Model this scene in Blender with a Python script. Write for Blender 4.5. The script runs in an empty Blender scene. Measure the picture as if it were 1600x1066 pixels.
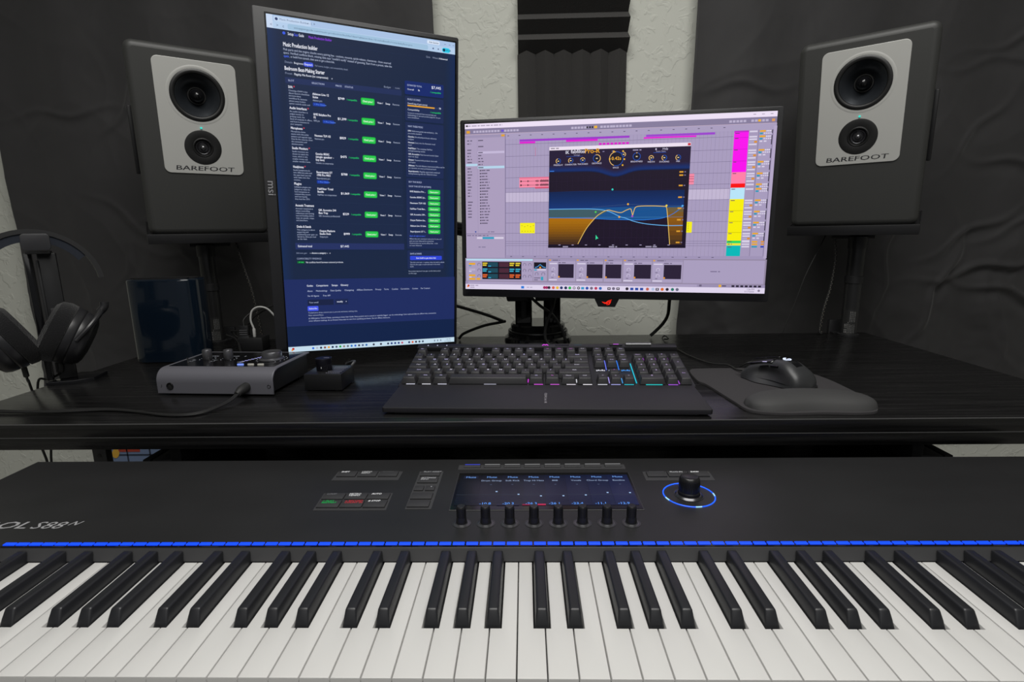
import bpy, bmesh, math, random
from mathutils import Vector, Matrix, Euler
random.seed(7)
C = bpy.context.scene.collection
PI = math.pi
# ------------------------------------------------------------------ camera, world, lights, exposure
scn = bpy.context.scene
cam_d = bpy.data.cameras.new('camera'); cam = bpy.data.objects.new('camera', cam_d); C.objects.link(cam)
cam_d.sensor_width = 36; cam_d.lens = 36 * 840 / 1600; cam_d.clip_start = .01
p_, y_, r_ = .19793568, .02580696, -.01617775      # pitch down, yaw left, roll
fw = Vector((-math.sin(y_) * math.cos(p_), math.cos(y_) * math.cos(p_), -math.sin(p_)))
rt = Vector((math.cos(y_), math.sin(y_), 0)); up = rt.cross(fw)
r2 = rt * math.cos(r_) + up * math.sin(r_); u2 = up * math.cos(r_) - rt * math.sin(r_)
cam.matrix_world = Matrix(((r2.x, u2.x, -fw.x, 0), (r2.y, u2.y, -fw.y, 0), (r2.z, u2.z, -fw.z, 1.065), (0, 0, 0, 1)))
scn.camera = cam
scn.view_settings.view_transform = 'Standard'; scn.view_settings.look = 'None'
scn.view_settings.exposure = 0.0; scn.view_settings.gamma = 1.0; scn.view_settings.use_curve_mapping = False
w = bpy.data.worlds.new('world'); scn.world = w; w.use_nodes = True
w.node_tree.nodes['Background'].inputs[0].default_value = (.95, .97, 1, 1)
w.node_tree.nodes['Background'].inputs[1].default_value = .10

def area(name, loc, rot, sx, sy, power, col=(1, 1, 1)):
    d = bpy.data.lights.new(name, 'AREA'); d.shape = 'RECTANGLE'; d.size = sx; d.size_y = sy; d.energy = power; d.color = col
    o = bpy.data.objects.new(name, d); C.objects.link(o); o.location = loc; o.rotation_euler = rot
    return o
area('ceiling_panel_light', (0.1, 0.15, 2.55), (0, 0, 0), 1.6, 1.0, 39, (1, .985, .95))
area('room_light', (0.0, -1.6, 2.3), (math.radians(42), 0, 0), 2.6, 1.2, 10, (1, .99, .97))

# ------------------------------------------------------------------ materials
def lin(h):
    if not isinstance(h, str): return h
    h = h.lstrip('#'); o = []
    for i in (0, 2, 4):
        c = int(h[i:i+2], 16) / 255
        o.append(c / 12.92 if c <= .04045 else ((c + .055) / 1.055) ** 2.4)
    return tuple(o)
MATS = {}
def mat(name, col, rough=.5, metal=0, spec=.5, emit=None, es=1, coat=0, bump=None, sheen=0, var=None):
    if name in MATS: return MATS[name]
    m = bpy.data.materials.new(name); m.use_nodes = True; nt = m.node_tree; b = nt.nodes['Principled BSDF']
    c = lin(col)
    b.inputs['Base Color'].default_value = (*c, 1); b.inputs['Roughness'].default_value = rough
    b.inputs['Metallic'].default_value = metal; b.inputs['Specular IOR Level'].default_value = spec
    b.inputs['Coat Weight'].default_value = coat
    if sheen: b.inputs['Sheen Weight'].default_value = sheen
    if emit:
        b.inputs['Emission Color'].default_value = (*lin(emit), 1); b.inputs['Emission Strength'].default_value = es
    if var or bump:
        tc = nt.nodes.new('ShaderNodeTexCoord')
    if var:       # (scale xyz, amount, detail): gentle albedo mottling
        mp = nt.nodes.new('ShaderNodeMapping'); mp.inputs['Scale'].default_value = var[0]
        n = nt.nodes.new('ShaderNodeTexNoise'); n.inputs['Scale'].default_value = 1; n.inputs['Detail'].default_value = var[2]
        mx = nt.nodes.new('ShaderNodeMapRange'); mx.inputs['From Min'].default_value = .3; mx.inputs['From Max'].default_value = .7
        mx.inputs['To Min'].default_value = 1 - var[1]; mx.inputs['To Max'].default_value = 1 + var[1]
        mu = nt.nodes.new('ShaderNodeMix'); mu.data_type = 'RGBA'; mu.blend_type = 'MULTIPLY'; mu.inputs[0].default_value = 1
        mu.inputs[6].default_value = (*c, 1)
        nt.links.new(tc.outputs['Object'], mp.inputs[0]); nt.links.new(mp.outputs[0], n.inputs[0]); nt.links.new(n.outputs[0], mx.inputs[0])
        nt.links.new(mx.outputs[0], mu.inputs[7]); nt.links.new(mu.outputs[2], b.inputs['Base Color'])
    if bump:      # (scale xyz, strength, distance, detail)
        mp = nt.nodes.new('ShaderNodeMapping'); mp.inputs['Scale'].default_value = bump[0]
        n = nt.nodes.new('ShaderNodeTexNoise'); n.inputs['Scale'].default_value = 1; n.inputs['Detail'].default_value = bump[3]
        bp = nt.nodes.new('ShaderNodeBump'); bp.inputs['Strength'].default_value = bump[1]; bp.inputs['Distance'].default_value = bump[2]
        nt.links.new(tc.outputs['Object'], mp.inputs[0]); nt.links.new(mp.outputs[0], n.inputs[0]); nt.links.new(n.outputs[0], bp.inputs['Height'])
        nt.links.new(bp.outputs[0], b.inputs['Normal'])
    MATS[name] = m; return m
def glow(h, s=1.0):
    return mat('glow_%s_%.2f' % (h.lstrip('#'), s), '000000', .35, spec=.25, emit=h, es=s)
def ink(h):
    return mat('ink_' + h.lstrip('#'), h, .5)

M_BLACK = mat('black_plastic', (.012, .012, .013), .45)
M_SATIN = mat('black_satin_metal', (.014, .014, .015), .35)
M_GLOSSB = mat('black_gloss', (.006, .006, .007), .12)
M_MATTE = mat('dark_grey_matte_plastic', (.028, .028, .031), .5, bump=((900, 900, 900), .15, .0004, 2))
M_RUB = mat('black_rubber', (.012, .012, .012), .6)
M_CABLE = mat('black_cable', (.012, .012, .012), .45)
M_CHROME = mat('brushed_steel', (.45, .45, .45), .25, metal=1)

# stucco wall
def wall_mat():
    m = bpy.data.materials.new('stucco_wall'); m.use_nodes = True; nt = m.node_tree; b = nt.nodes['Principled BSDF']
    b.inputs['Base Color'].default_value = (.60, .61, .55, 1); b.inputs['Roughness'].default_value = .8; b.inputs['Specular IOR Level'].default_value = .3
    tc = nt.nodes.new('ShaderNodeTexCoord')
    n1 = nt.nodes.new('ShaderNodeTexNoise'); n1.inputs['Scale'].default_value = 30; n1.inputs['Detail'].default_value = 3; n1.inputs['Distortion'].default_value = .9
    r1 = nt.nodes.new('ShaderNodeValToRGB'); r1.color_ramp.elements[0].position = .51; r1.color_ramp.elements[1].position = .60
    n2 = nt.nodes.new('ShaderNodeTexNoise'); n2.inputs['Scale'].default_value = 120; n2.inputs['Detail'].default_value = 2
    mx = nt.nodes.new('ShaderNodeMath'); mx.operation = 'MULTIPLY_ADD'; mx.inputs[1].default_value = .12
    bp = nt.nodes.new('ShaderNodeBump'); bp.inputs['Strength'].default_value = .45; bp.inputs['Distance'].default_value = .0024
    nt.links.new(tc.outputs['Object'], n1.inputs[0]); nt.links.new(tc.outputs['Object'], n2.inputs[0])
    nt.links.new(n1.outputs[0], r1.inputs[0]); nt.links.new(n2.outputs[0], mx.inputs[0]); nt.links.new(r1.outputs[0], mx.inputs[2])
    nt.links.new(mx.outputs[0], bp.inputs['Height']); nt.links.new(bp.outputs[0], b.inputs['Normal'])
    return m
M_WALL = wall_mat()
def wood_mat():
    m = bpy.data.materials.new('black_woodgrain'); m.use_nodes = True; nt = m.node_tree; b = nt.nodes['Principled BSDF']
    tc = nt.nodes.new('ShaderNodeTexCoord'); mp = nt.nodes.new('ShaderNodeMapping'); mp.inputs['Scale'].default_value = (5, 170, 170)
    n = nt.nodes.new('ShaderNodeTexNoise'); n.inputs['Scale'].default_value = 1; n.inputs['Detail'].default_value = 4
    r = nt.nodes.new('ShaderNodeValToRGB'); r.color_ramp.elements[0].position = .35; r.color_ramp.elements[1].position = .75
    r.color_ramp.elements[0].color = (.0035, .0035, .0036, 1); r.color_ramp.elements[1].color = (.0155, .0150, .0152, 1)
    rr = nt.nodes.new('ShaderNodeMapRange'); rr.inputs['To Min'].default_value = .17; rr.inputs['To Max'].default_value = .34
    bp = nt.nodes.new('ShaderNodeBump'); bp.inputs['Strength'].default_value = .25; bp.inputs['Distance'].default_value = .0004
    L = nt.links.new
    L(tc.outputs['Object'], mp.inputs[0]); L(mp.outputs[0], n.inputs[0]); L(n.outputs[0], r.inputs[0]); L(r.outputs[0], b.inputs['Base Color'])
    L(n.outputs[0], rr.inputs[0]); L(rr.outputs[0], b.inputs['Roughness']); L(n.outputs[0], bp.inputs['Height']); L(bp.outputs[0], b.inputs['Normal'])
    return m
M_WOOD = wood_mat()

# ------------------------------------------------------------------ mesh builder
TXT = {}
def text_geo(s, bold=False):
    k = (s, bold)
    if k not in TXT:
        cu = bpy.data.curves.new('t', 'FONT'); cu.body = s; cu.size = 1; cu.resolution_u = 2
        o = bpy.data.objects.new('t', cu); me = o.to_mesh()
        v = [tuple(x.co) for x in me.vertices]; f = [tuple(x.vertices) for x in me.polygons]
        o.to_mesh_clear(); bpy.data.objects.remove(o); bpy.data.curves.remove(cu)
        if bold:      # heavier strokes: the outline laid down three times, slightly apart
            n = len(v); b0 = v; f0 = f; v = []; f = []
            for q, (dx, dy) in enumerate(((-.016, 0), (.016, 0), (0, .012))):
                v += [(a[0] + dx + .016, a[1] + dy, .003*q) for a in b0]; f += [tuple(i + q*n for i in p) for p in f0]
        x1 = max([a[0] for a in v] or [0])
        TXT[k] = (v, f, x1)
    return TXT[k]
class MB:
    def __init__(s, M=None):
        s.v = []; s.f = []; s.mi = []; s.mats = []; s.M = M or Matrix()
    def slot(s, m):
        if m not in s.mats: s.mats.append(m)
        return s.mats.index(m)
    def add(s, v, f, m, M=None):
        T = s.M @ M if M is not None else s.M; o = len(s.v)
        s.v += [tuple(T @ Vector(p)) for p in v]; i = s.slot(m)
        for q in f: s.f.append(tuple(a + o for a in q)); s.mi.append(i)
        return s
    def bm(s, b, m, M=None):
        b.verts.ensure_lookup_table(); b.verts.index_update()
        s.add([tuple(x.co) for x in b.verts], [tuple(x.index for x in f.verts) for f in b.faces], m, M); b.free(); return s
    def box(s, c, d, m, bev=0, seg=2, M=None, taper=None):
        b = bmesh.new(); bmesh.ops.create_cube(b, size=1)
        for x in b.verts:
            t = 1
            if taper and x.co.z > 0: x.co.x *= taper[0]; x.co.y *= taper[1]
            x.co = Vector((x.co.x * d[0] + c[0], x.co.y * d[1] + c[1], x.co.z * d[2] + c[2]))
        if bev: bmesh.ops.bevel(b, geom=b.edges[:], offset=bev, segments=seg, profile=.5, affect='EDGES')
        return s.bm(b, m, M)
    def prism(s, pts, z0, z1, m, bev=0, seg=2, M=None):
        b = bmesh.new(); n = len(pts)
        lo = [b.verts.new((x, y, z0)) for x, y in pts]; hi = [b.verts.new((x, y, z1)) for x, y in pts]
        b.faces.new(lo[::-1]); t = b.faces.new(hi)
        for i in range(n): b.faces.new((lo[i], lo[(i+1) % n], hi[(i+1) % n], hi[i]))
        bmesh.ops.recalc_face_normals(b, faces=b.faces[:])
        if bev: bmesh.ops.bevel(b, geom=list(t.edges), offset=bev, segments=seg, profile=.5, affect='EDGES')
        return s.bm(b, m, M)
    def lathe(s, prof, m, n=40, M=None):
        v = []; f = []; rings = []
        for r, z in prof:
            if r < 1e-6: rings.append([len(v)]); v.append((0, 0, z))
            else:
                rings.append(list(range(len(v), len(v) + n)))
                v += [(r * math.cos(2*PI*i/n), r * math.sin(2*PI*i/n), z) for i in range(n)]
        for a, b in zip(rings, rings[1:]):
            for i in range(n):
                j = (i + 1) % n
                if len(a) == 1 and len(b) == 1: break
                if len(a) == 1: f.append((a[0], b[j], b[i]))
                elif len(b) == 1: f.append((a[i], a[j], b[0]))
                else: f.append((a[i], a[j], b[j], b[i]))
        return s.add(v, f, m, M)
    def cyl(s, c, r, h, m, n=32, M=None, bev=.0):
        z = c[2]
        prof = [(0, 0), (r, 0), (r, h - bev), (r - bev, h), (0, h)] if bev else [(0, 0), (r, 0), (r, h), (0, h)]
        T = Matrix.Translation(c); return s.lathe(prof, m, n, M @ T if M is not None else T)
    def tube(s, pts, r, m, n=8, sub=6, M=None, closed=False):
        P = [Vector(p) for p in pts]; Q = []
        N = len(P)
        if sub > 1 and N > 2:
            for i in range(N if closed else N - 1):
                p0 = P[(i-1) % N] if (i or closed) else P[0]*2 - P[1]
                p1 = P[i]; p2 = P[(i+1) % N]; p3 = P[(i+2) % N] if (closed or i + 2 < N) else P[-1]*2 - P[-2]
                for k in range(sub):
                    t = k / sub
                    Q.append(.5*((2*p1) + (p2-p0)*t + (2*p0-5*p1+4*p2-p3)*t*t + (3*p1-p0-3*p2+p3)*t**3))
            if not closed: Q.append(P[-1])
        else: Q = P
        v = []; f = []; K = len(Q); prev = None
        for i, q in enumerate(Q):
            d = (Q[(i+1) % K] - Q[i-1]) if (closed or 0 < i < K-1) else (Q[1]-Q[0] if i == 0 else Q[-1]-Q[-2])
            d.normalize()
            if prev is None:
                a = Vector((0, 0, 1)) if abs(d.z) < .9 else Vector((1, 0, 0)); prev = d.cross(a).normalized()
            prev = (prev - d * prev.dot(d)).normalized(); b2 = d.cross(prev)
            rr = r(i / (K-1)) if callable(r) else r
            for j in range(n): v.append(tuple(q + (prev * math.cos(2*PI*j/n) + b2 * math.sin(2*PI*j/n)) * rr))
        for i in range(K if closed else K - 1):
            for j in range(n):
                f.append((i*n+j, i*n+(j+1) % n, ((i+1) % K)*n+(j+1) % n, ((i+1) % K)*n+j))
        if not closed: f.append(tuple(range(n))[::-1]); f.append(tuple(range((K-1)*n, K*n)))
        return s.add(v, f, m, M)
    def torus(s, c, R, r, m, n=64, k=10, M=None):
        T = Matrix.Translation(c)
        return s.tube([(R*math.cos(2*PI*i/n), R*math.sin(2*PI*i/n), 0) for i in range(n)], r, m, k, 1, (M @ T if M is not None else T), True)
    def grid(s, fn, nu, nv, m, M=None):
        v = [fn(i/nu, j/nv) for j in range(nv+1) for i in range(nu+1)]
        f = [(j*(nu+1)+i, j*(nu+1)+i+1, (j+1)*(nu+1)+i+1, (j+1)*(nu+1)+i) for j in range(nv) for i in range(nu)]
        return s.add(v, f, m, M)
    def text(s, t, M, size, m, bold=False, sx=1, shear=0, align='L', width=None):
        v, f, x1 = text_geo(t, bold)
        if width: sx = width / max(1e-6, x1 * size)
        dx = 0 if align == 'L' else (-x1 * size * sx / 2 if align == 'C' else -x1 * size * sx)
        return s.add([(a[0]*size*sx + shear*a[1]*size + dx, a[1]*size, a[2]*size) for a in v], f, m, M)
    def build(s, name, parent=None, loc=None, smooth=34):
        me = bpy.data.meshes.new(name); me.from_pydata(s.v, [], s.f)
        for m in s.mats: me.materials.append(m)
        me.polygons.foreach_set('material_index', s.mi)
        b = bmesh.new(); b.from_mesh(me); bmesh.ops.remove_doubles(b, verts=b.verts[:], dist=1e-7); b.to_mesh(me); b.free()
        if smooth:
            me.polygons.foreach_set('use_smooth', [True] * len(me.polygons)); me.set_sharp_from_angle(angle=math.radians(smooth))
        o = bpy.data.objects.new(name, me); C.objects.link(o)
        if parent: o.parent = parent
        if loc: o.location = loc
        return o
def T3(x, y, z): return Matrix.Translation((x, y, z))
def R(ax, d): return Matrix.Rotation(math.radians(d), 4, ax)
def thing(name, label, cat, loc=(0, 0, 0), rot=(0, 0, 0), group=None):
    o = bpy.data.objects.new(name, None); C.objects.link(o); o.location = loc; o.rotation_euler = rot; o.empty_display_size = .05
    o['label'] = label; o['category'] = cat
    if group: o['group'] = group
    return o
def tag(o, label, cat, group=None):
    o['label'] = label; o['category'] = cat
    if group: o['group'] = group
    return o
def struct(o): o['kind'] = 'structure'; return o
def copy_tree(o, parent=None):
    c = o.copy(); C.objects.link(c)
    if parent: c.parent = parent
    for ch in list(o.children): copy_tree(ch, c)
    return c
def rrect(w, h, r, seg=6, cx=0, cy=0):
    o = []
    for sx, sy, a in ((1, -1, -90), (1, 1, 0), (-1, 1, 90), (-1, -1, 180)):
        for i in range(seg + 1):
            t = math.radians(a + 90 * i / seg)
            o.append((cx + sx*(w/2 - r) + r*math.cos(t), cy + sy*(h/2 - r) + r*math.sin(t)))
    return o
UP = R('X', 90)      # turns an x/y outline upright, facing -y

# ------------------------------------------------------------------ setting
WY = 1.65
b = MB(); b.box((0, WY + .05, 1.3), (6.2, .1, 2.6), M_WALL); struct(b.build('wall_back'))
M_FLOOR = mat('grey_carpet', (.34, .33, .31), .9, bump=((400, 400, 400), .6, .003, 2), var=((60, 60, 60), .2, 2))
b = MB(); b.box((0, -.45, -.05), (6.2, 4.3, .1), M_FLOOR); struct(b.build('floor'))
M_PAINT = mat('painted_wall', (.46, .465, .43), .85)
b = MB(); b.box((-3.05, -.5, 1.3), (.1, 4.2, 2.6), M_PAINT); struct(b.build('wall_left'))
b = MB(); b.box((3.05, -.5, 1.3), (.1, 4.2, 2.6), M_PAINT); struct(b.build('wall_right'))
b = MB(); b.box((0, -.45, 2.65), (6.2, 4.3, .1), mat('ceiling_paint', (.6, .6, .58), .9)); struct(b.build('ceiling'))

# ------------------------------------------------------------------ curtains
M_CURT = mat('black_curtain_cloth', (.030, .029, .030), .75, sheen=.15, bump=((700, 700, 700), .25, .0006, 2))
def fbm(x, z, seed):
    from mathutils import noise
    return noise.fractal(Vector((x, z, seed)), 1.0, 2.0, 4)
def curtain(x0t, x1t, x0b, x1b, z0, z1, seed, waves, creases, label):
    from mathutils import noise
    def fn(u, v):
        z = z0 + (z1 - z0) * v
        x = (x0b + (x1b - x0b) * u) * (1 - v) + (x0t + (x1t - x0t) * u) * v
        low = max(0, min(1, (1.15 - z) / .4))
        y = 1.598 + .0065 * math.sin(u * waves * 2 * PI + .8 * math.sin(z * 2.1 + seed)) + .008 * fbm(x * 1.5, z * 1.1, seed)
        rg = 1 - abs(noise.noise(Vector((x*2.6 + .6*z, z*2.3, seed + 5)))); r2_ = 1 - abs(noise.noise(Vector((x*5.1, z*4.2 + x, seed + 21))))
        y -= (.0035 + .007*low) * rg**9 + (.0015 + .003*low) * r2_**10
        y += low * .016 * fbm(x * 3.2, z * 4.5, seed + 9) + .003 * fbm(x * 7, z * 5, seed + 3)
        for cx, cz, ang, ln, dp in creases:      # local fold ridges
            ca, sa = math.cos(ang), math.sin(ang)
            a = (x - cx) * ca + (z - cz) * sa; p = -(x - cx) * sa + (z - cz) * ca + .012 * math.sin(a * 30 + cx * 9)
            y -= dp * .62 * math.exp(-(a / ln) ** 2) * math.exp(-(p / .009) ** 2)
            y += dp * .36 * math.exp(-(a / ln) ** 2) * math.exp(-((p + .02) / .018) ** 2)
        return (x, min(y, 1.63), z)
    b = MB(); b.grid(fn, 320, 320, M_CURT)
    o = b.build('curtain', smooth=180)
    s = o.modifiers.new('solid', 'SOLIDIFY'); s.thickness = .0016; s.offset = -1
    return tag(o, label, 'curtain', 'black blackout curtains on the back wall')
curtain(-1.50, -.244, -1.505, -.236, .60, 2.35, 2.0, 5,
        [(-1.30, 1.42, .05, .14, .009), (-1.13, 1.44, .9, .10, .010), (-1.10, 1.08, -.6, .15, .012), (-1.0, 1.02, -.12, .12, .008), (-1.06, 1.16, .5, .08, .009),
         (-.95, .92, .7, .1, .016), (-1.0, .88, -.3, .12, .016), (-.9, 1.42, .02, .16, .006), (-.55, 1.5, 1.3, .2, .006), (-.40, 1.56, .9, .07, .005), (-1.2, .98, 1.1, .07, .008)],
        'wrinkled black curtain hanging behind the left speaker and upright monitor')
curtain(.487, 2.3, .446, 2.3, .50, 2.35, 11.0, 7,
        [(1.45, 1.60, .32, .2, .014), (1.55, 1.55, -.7, .1, .012), (1.30, 1.50, .1, .14, .008), (1.42, 1.22, -.2, .14, .016), (1.5, 1.10, .35, .16, .018), (1.28, 1.05, .5, .12, .015),
         (1.35, .95, .2, .16, .022), (1.45, .86, -.25, .18, .022), (1.2, .88, 1.2, .14, .018), (.62, 1.45, .0, .1, .006), (1.25, 1.32, .9, .1, .010), (1.05, .95, 1.45, .2, .014), (1.52, .98, .6, .1, .02)],
        'black curtain hanging behind the right speaker, gathered in deep folds low down')

# ------------------------------------------------------------------ acoustic foam
M_FOAM = mat('charcoal_foam', (.066, .064, .062), .95, spec=.15, bump=((500, 500, 500), .7, .0015, 3))
def foam(name, vertical, x0, z0, label):
    b = MB(); n = 6; S = .305; p = S / n
    prof = [(0, 0)]
    for i in range(n): prof += [(i*p, .014), (i*p + p/2, .05)]
    prof += [(S, .014), (S, 0)]
    # outline in (along, depth) extruded across
    if vertical: Mx = T3(x0, WY, z0) @ Matrix(((1, 0, 0, 0), (0, -1, 0, 0), (0, 0, 1, 0), (0, 0, 0, 1)))
    else: Mx = T3(x0, WY, z0) @ Matrix(((0, 0, 1, 0), (0, -1, 0, 0), (1, 0, 0, 0), (0, 0, 0, 1)))
    b.prism(prof, 0, S, M_FOAM, M=Mx)
    o = b.build(name, smooth=0)
    bm2 = bmesh.new(); bm2.from_mesh(o.data); bmesh.ops.recalc_face_normals(bm2, faces=bm2.faces[:]); bm2.to_mesh(o.data); bm2.free()
    return tag(o, label, 'acoustic foam', 'charcoal wedge foam tiles on the wall')
foam('acoustic_foam_panel', True, -.014, 1.250, 'charcoal foam tile with vertical wedge ridges, just above the wide monitor')
foam('acoustic_foam_panel', False, -.012, 1.5565, 'charcoal foam tile with horizontal wedge ridges, topmost on the pale wall')

# ------------------------------------------------------------------ desk
desk = thing('desk', 'wide black woodgrain desk with a thick two-layer front edge', 'desk')
DX0, DX1, DY0, DY1, DZ = -.893, .873, .735, 1.385, .80
b = MB(); b.box(((DX0+DX1)/2, (DY0+DY1)/2, DZ - .0105), (DX1-DX0, DY1-DY0, .021), M_WOOD, .0012); b.build('desktop', desk)
b = MB(); b.box(((DX0+DX1)/2, DY0 + .018, DZ - .031), (DX1-DX0 - .002, .032, .0198), M_WOOD, .001); b.build('front_rail', desk)
M_EDGE_HL = mat('painted_edge_highlight', (.085, .085, .085), .4)  # lighter grey painted in for light caught along the front edge and seam
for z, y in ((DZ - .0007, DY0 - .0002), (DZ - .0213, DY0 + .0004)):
    b = MB(); b.box(((DX0+DX1)/2, y + .001, z), (DX1-DX0 - .002, .0024, .0013), M_EDGE_HL); b.build('edge_highlight', desk)
for sx in (-.858, .838):
    b = MB(); b.box((sx, 1.06, DZ - .034), (.03, .58, .0255), M_SATIN, .001); b.build('side_rail', desk)
for x, y in ((-.8115, .955), (.72, .955), (-.60, 1.345), (.60, 1.345)):
    b = MB(); b.box((x - .006, y, .389), (.027, .016 if y < 1 else .045, .778), mat('leg_grey_steel', (.032, .032, .034), .45), .002); b.box((x, y, .004), (.05, .06, .008), M_RUB, .002)
    for k in range(6): b.cyl((0, 0, 0), .004, .0008, M_GLOSSB, 12, M=T3(x - .006, y - (.0078 if y < 1 else .0222), .60 + k*.03) @ UP)
    b.build('leg', desk)
b = MB(); b.box((.02, 1.325, .545), (1.30, .012, .44), mat('dark_panel', (.010, .008, .007), .7), .001); b.build('back_panel', desk)
for sx in (-1, 1):
    b = MB(); b.box((sx*.550 + .02, 1.0, .748), (.016, .50, .046), M_SATIN, .001); b.box((sx*.572 + .02, 1.0, .731), (.030, .50, .012), M_SATIN, .001)
    b.box((sx*.625 + .02, .95, .716), (.012, .36, .006), M_CHROME, .001); b.build('drawer_slide', desk)
for sx in (-1, 1):
    b = MB(); b.box((sx*.60 + .02, .93, .68), (.012, .35, .110), M_SATIN, .001); b.build('tray_hanger', desk)
b = MB(); b.box((.0, .56, .627), (1.46, .46, .018), M_WOOD, .001); b.box((0, .95, .627), (1.252, .32, .016), M_WOOD); b.build('keyboard_tray', desk)
b = MB(); b.box((.0135, 1.318 - .02, .70), (.034, .02, .155), mat('dark_bronze_metal', (.03, .027, .018), .4, metal=.6), .002)
b.cyl((0, 0, 0), .0045, .003, M_GLOSSB, 20, M=T3(.0135, 1.288, .735) @ UP); b.box((.0135, 1.287, .705), (.014, .003, .02), M_CHROME, .001); b.build('centre_bracket', desk)

# ------------------------------------------------------------------ midi keyboard (88 keys)
X0 = -.00955; KW = .0235
mk = thing('midi_keyboard', 'large black weighted-key controller keyboard with blue light strip in front of desk', 'keyboard instrument', (0, .53, .636))
OFF = Vector((0, .53, .636)); MO = Matrix.Translation(-OFF)
M_BODY = mat('keyboard_black_metal', (.0150, .0150, .0158), .42, bump=((1500, 1500, 1500), .1, .0003, 2), var=((9, 14, 9), .12, 3))
PZ = .752
KL = X0 - 23*KW; KR = X0 + 29*KW
b = MB(MO)
prof = [(.335, .6362), (.335, .712), (.4935, .712), (.4935, PZ - .001), (.4945, PZ), (.711, PZ), (.714, PZ - .003), (.714, .6362)]
Msw = Matrix(((0, 0, 1, 0), (1, 0, 0, 0), (0, 1, 0, 0), (0, 0, 0, 1)))      # outline (y,z) extruded along x
b.prism(prof, KL - .001, KR + .001, M_BODY, M=Msw)
prof2 = [(.328, .6362), (.328, PZ - .004), (.332, PZ), (.711, PZ), (.714, PZ - .003), (.714, .6362)]
b.prism(prof2, -.706, KL - .001, M_BODY, M=Msw); b.prism(prof2, KR + .001, .722, M_BODY, M=Msw)
b.build('body', mk, smooth=30)
b = MB(MO); b.prism([(.4890, .7395), (.4938, .7395), (.4938, .7515), (.4936, .7515)], KL, KR, mat('fallboard_grey', (.050, .050, .052), .5), M=Msw); b.build('fallboard', mk, smooth=0)
b = MB(MO); M_LOGO = ink('9a9a9c')
b.text('KONTROL', T3(-.6935, .5312, PZ + .0003), .0205, M_LOGO, True, shear=.22, width=.135)
b.text('S88', T3(-.5545, .5312, PZ + .0003), .0205, M_LOGO, False, shear=.22, width=.035)
b.text('N', T3(-.5165, .5380, PZ + .0003), .0120, M_LOGO, True, sx=1.2, shear=.5)
o = b.build('logo_lettering', mk, smooth=0); o['label'] = 'light grey model lettering'
# light guide
b = MB(MO); b.box(((KL+KR)/2, .4990, PZ + .0004), (KR-KL, .0078, .0012), M_GLOSSB); lg = b.build('light_guide', mk)
BL = mat('key_light_blue', (0, .01, .1), .4, emit=(.0045, .062, 1.0), es=1.35)
pitch = (KR-KL)/88
b = MB(); b.box((0, 0, 0), (pitch*.87, .0046, .0012), BL, .0003, 1); kl0 = b.build('key_light', lg); kl0['label'] = 'blue lit segment'
for i in range(88):
    o = kl0 if i == 0 else kl0.copy()
    if i: C.objects.link(o)
    o.parent = lg; o.location = Vector((KL + pitch*(i+.5), .4990, PZ + .0014)) - OFF
# white keys
M_WKEY = mat('ivory_key_plastic', (.585, .58, .565), .38, spec=.4)
M_BKEY = mat('black_key_plastic', (.0135, .014, .0165), .38, spec=.5)
boff = {0: -.0026, 1: .0022, 3: -.0032, 4: -.0002, 5: .0028}     # C#, D#, F#, G#, A# relative to their white boundary
blacks = {}
for n in range(-23, 29):
    d = n % 7
    if d in boff and n + 1 <= 28: blacks[n] = X0 + (n+1)*KW + boff[d]
wk = {}
for n in range(-23, 29):
    x0 = X0 + n*KW + .0005; x1 = X0 + (n+1)*KW - .0005
    L = blacks.get(n-1); Rr = blacks.get(n)
    ya, yb, yc = .3435, .396, .4885
    pts = [(x0, ya), (x1, ya)]
    if Rr is not None: pts += [(x1, yb), (Rr - .0073, yb), (Rr - .0073, yc)]
    else: pts += [(x1, yc)]
    if L is not None: pts += [(L + .0073, yc), (L + .0073, yb), (x0, yb)]
    else: pts += [(x0, yc)]
    b = MB(MO @ T3(x0, ya, 0)); b.prism([(p[0]-x0, p[1]-ya) for p in pts], .7135, .739, M_WKEY, .0007, 2)
    b.build('white_key', mk)
def bkey():
    b = bmesh.new()
    bot = [(-.0062, .398), (.0062, .398), (.0062, .4885), (-.0062, .4885)]; top = [(-.0046, .4050), (.0046, .4050), (.0046, .4920), (-.0046, .4920)]
    lo = [b.verts.new((x, y, .7365)) for x, y in bot]; mi = [b.verts.new((x*.93, y + (.0028 if i < 2 else 0), .7425)) for i, (x, y) in enumerate(bot)]
    hi = [b.verts.new((x, y, .7505)) for x, y in top]; lo2 = [b.verts.new((x, y, .7136)) for x, y in bot]
    b.faces.new(hi); b.faces.new(lo2[::-1])
    for A, B in ((lo2, lo), (lo, mi), (mi, hi)):
        for i in range(4): b.faces.new((A[i], A[(i+1) % 4], B[(i+1) % 4], B[i]))
    bmesh.ops.recalc_face_normals(b, faces=b.faces[:])
    e = [x for x in b.edges if all(v.co.z > .749 for v in x.verts) or (abs(x.verts[0].co.z - x.verts[1].co.z) > .002 and min(v.co.z for v in x.verts) > .73 and max(v.co.y for v in x.verts) < .42)]
    bmesh.ops.bevel(b, geom=e, offset=.0019, segments=3, profile=.5, affect='EDGES')
    for v in b.verts: v.co -= OFF
    m = MB(); m.bm(b, M_BKEY); return m
bk0 = None
for n, x in sorted(blacks.items()):
    if bk0 is None: o = bk0 = bkey().build('black_key', mk, smooth=40)
    else: o = bk0.copy(); C.objects.link(o); o.parent = mk
    o.location = (x, 0, 0)
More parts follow.
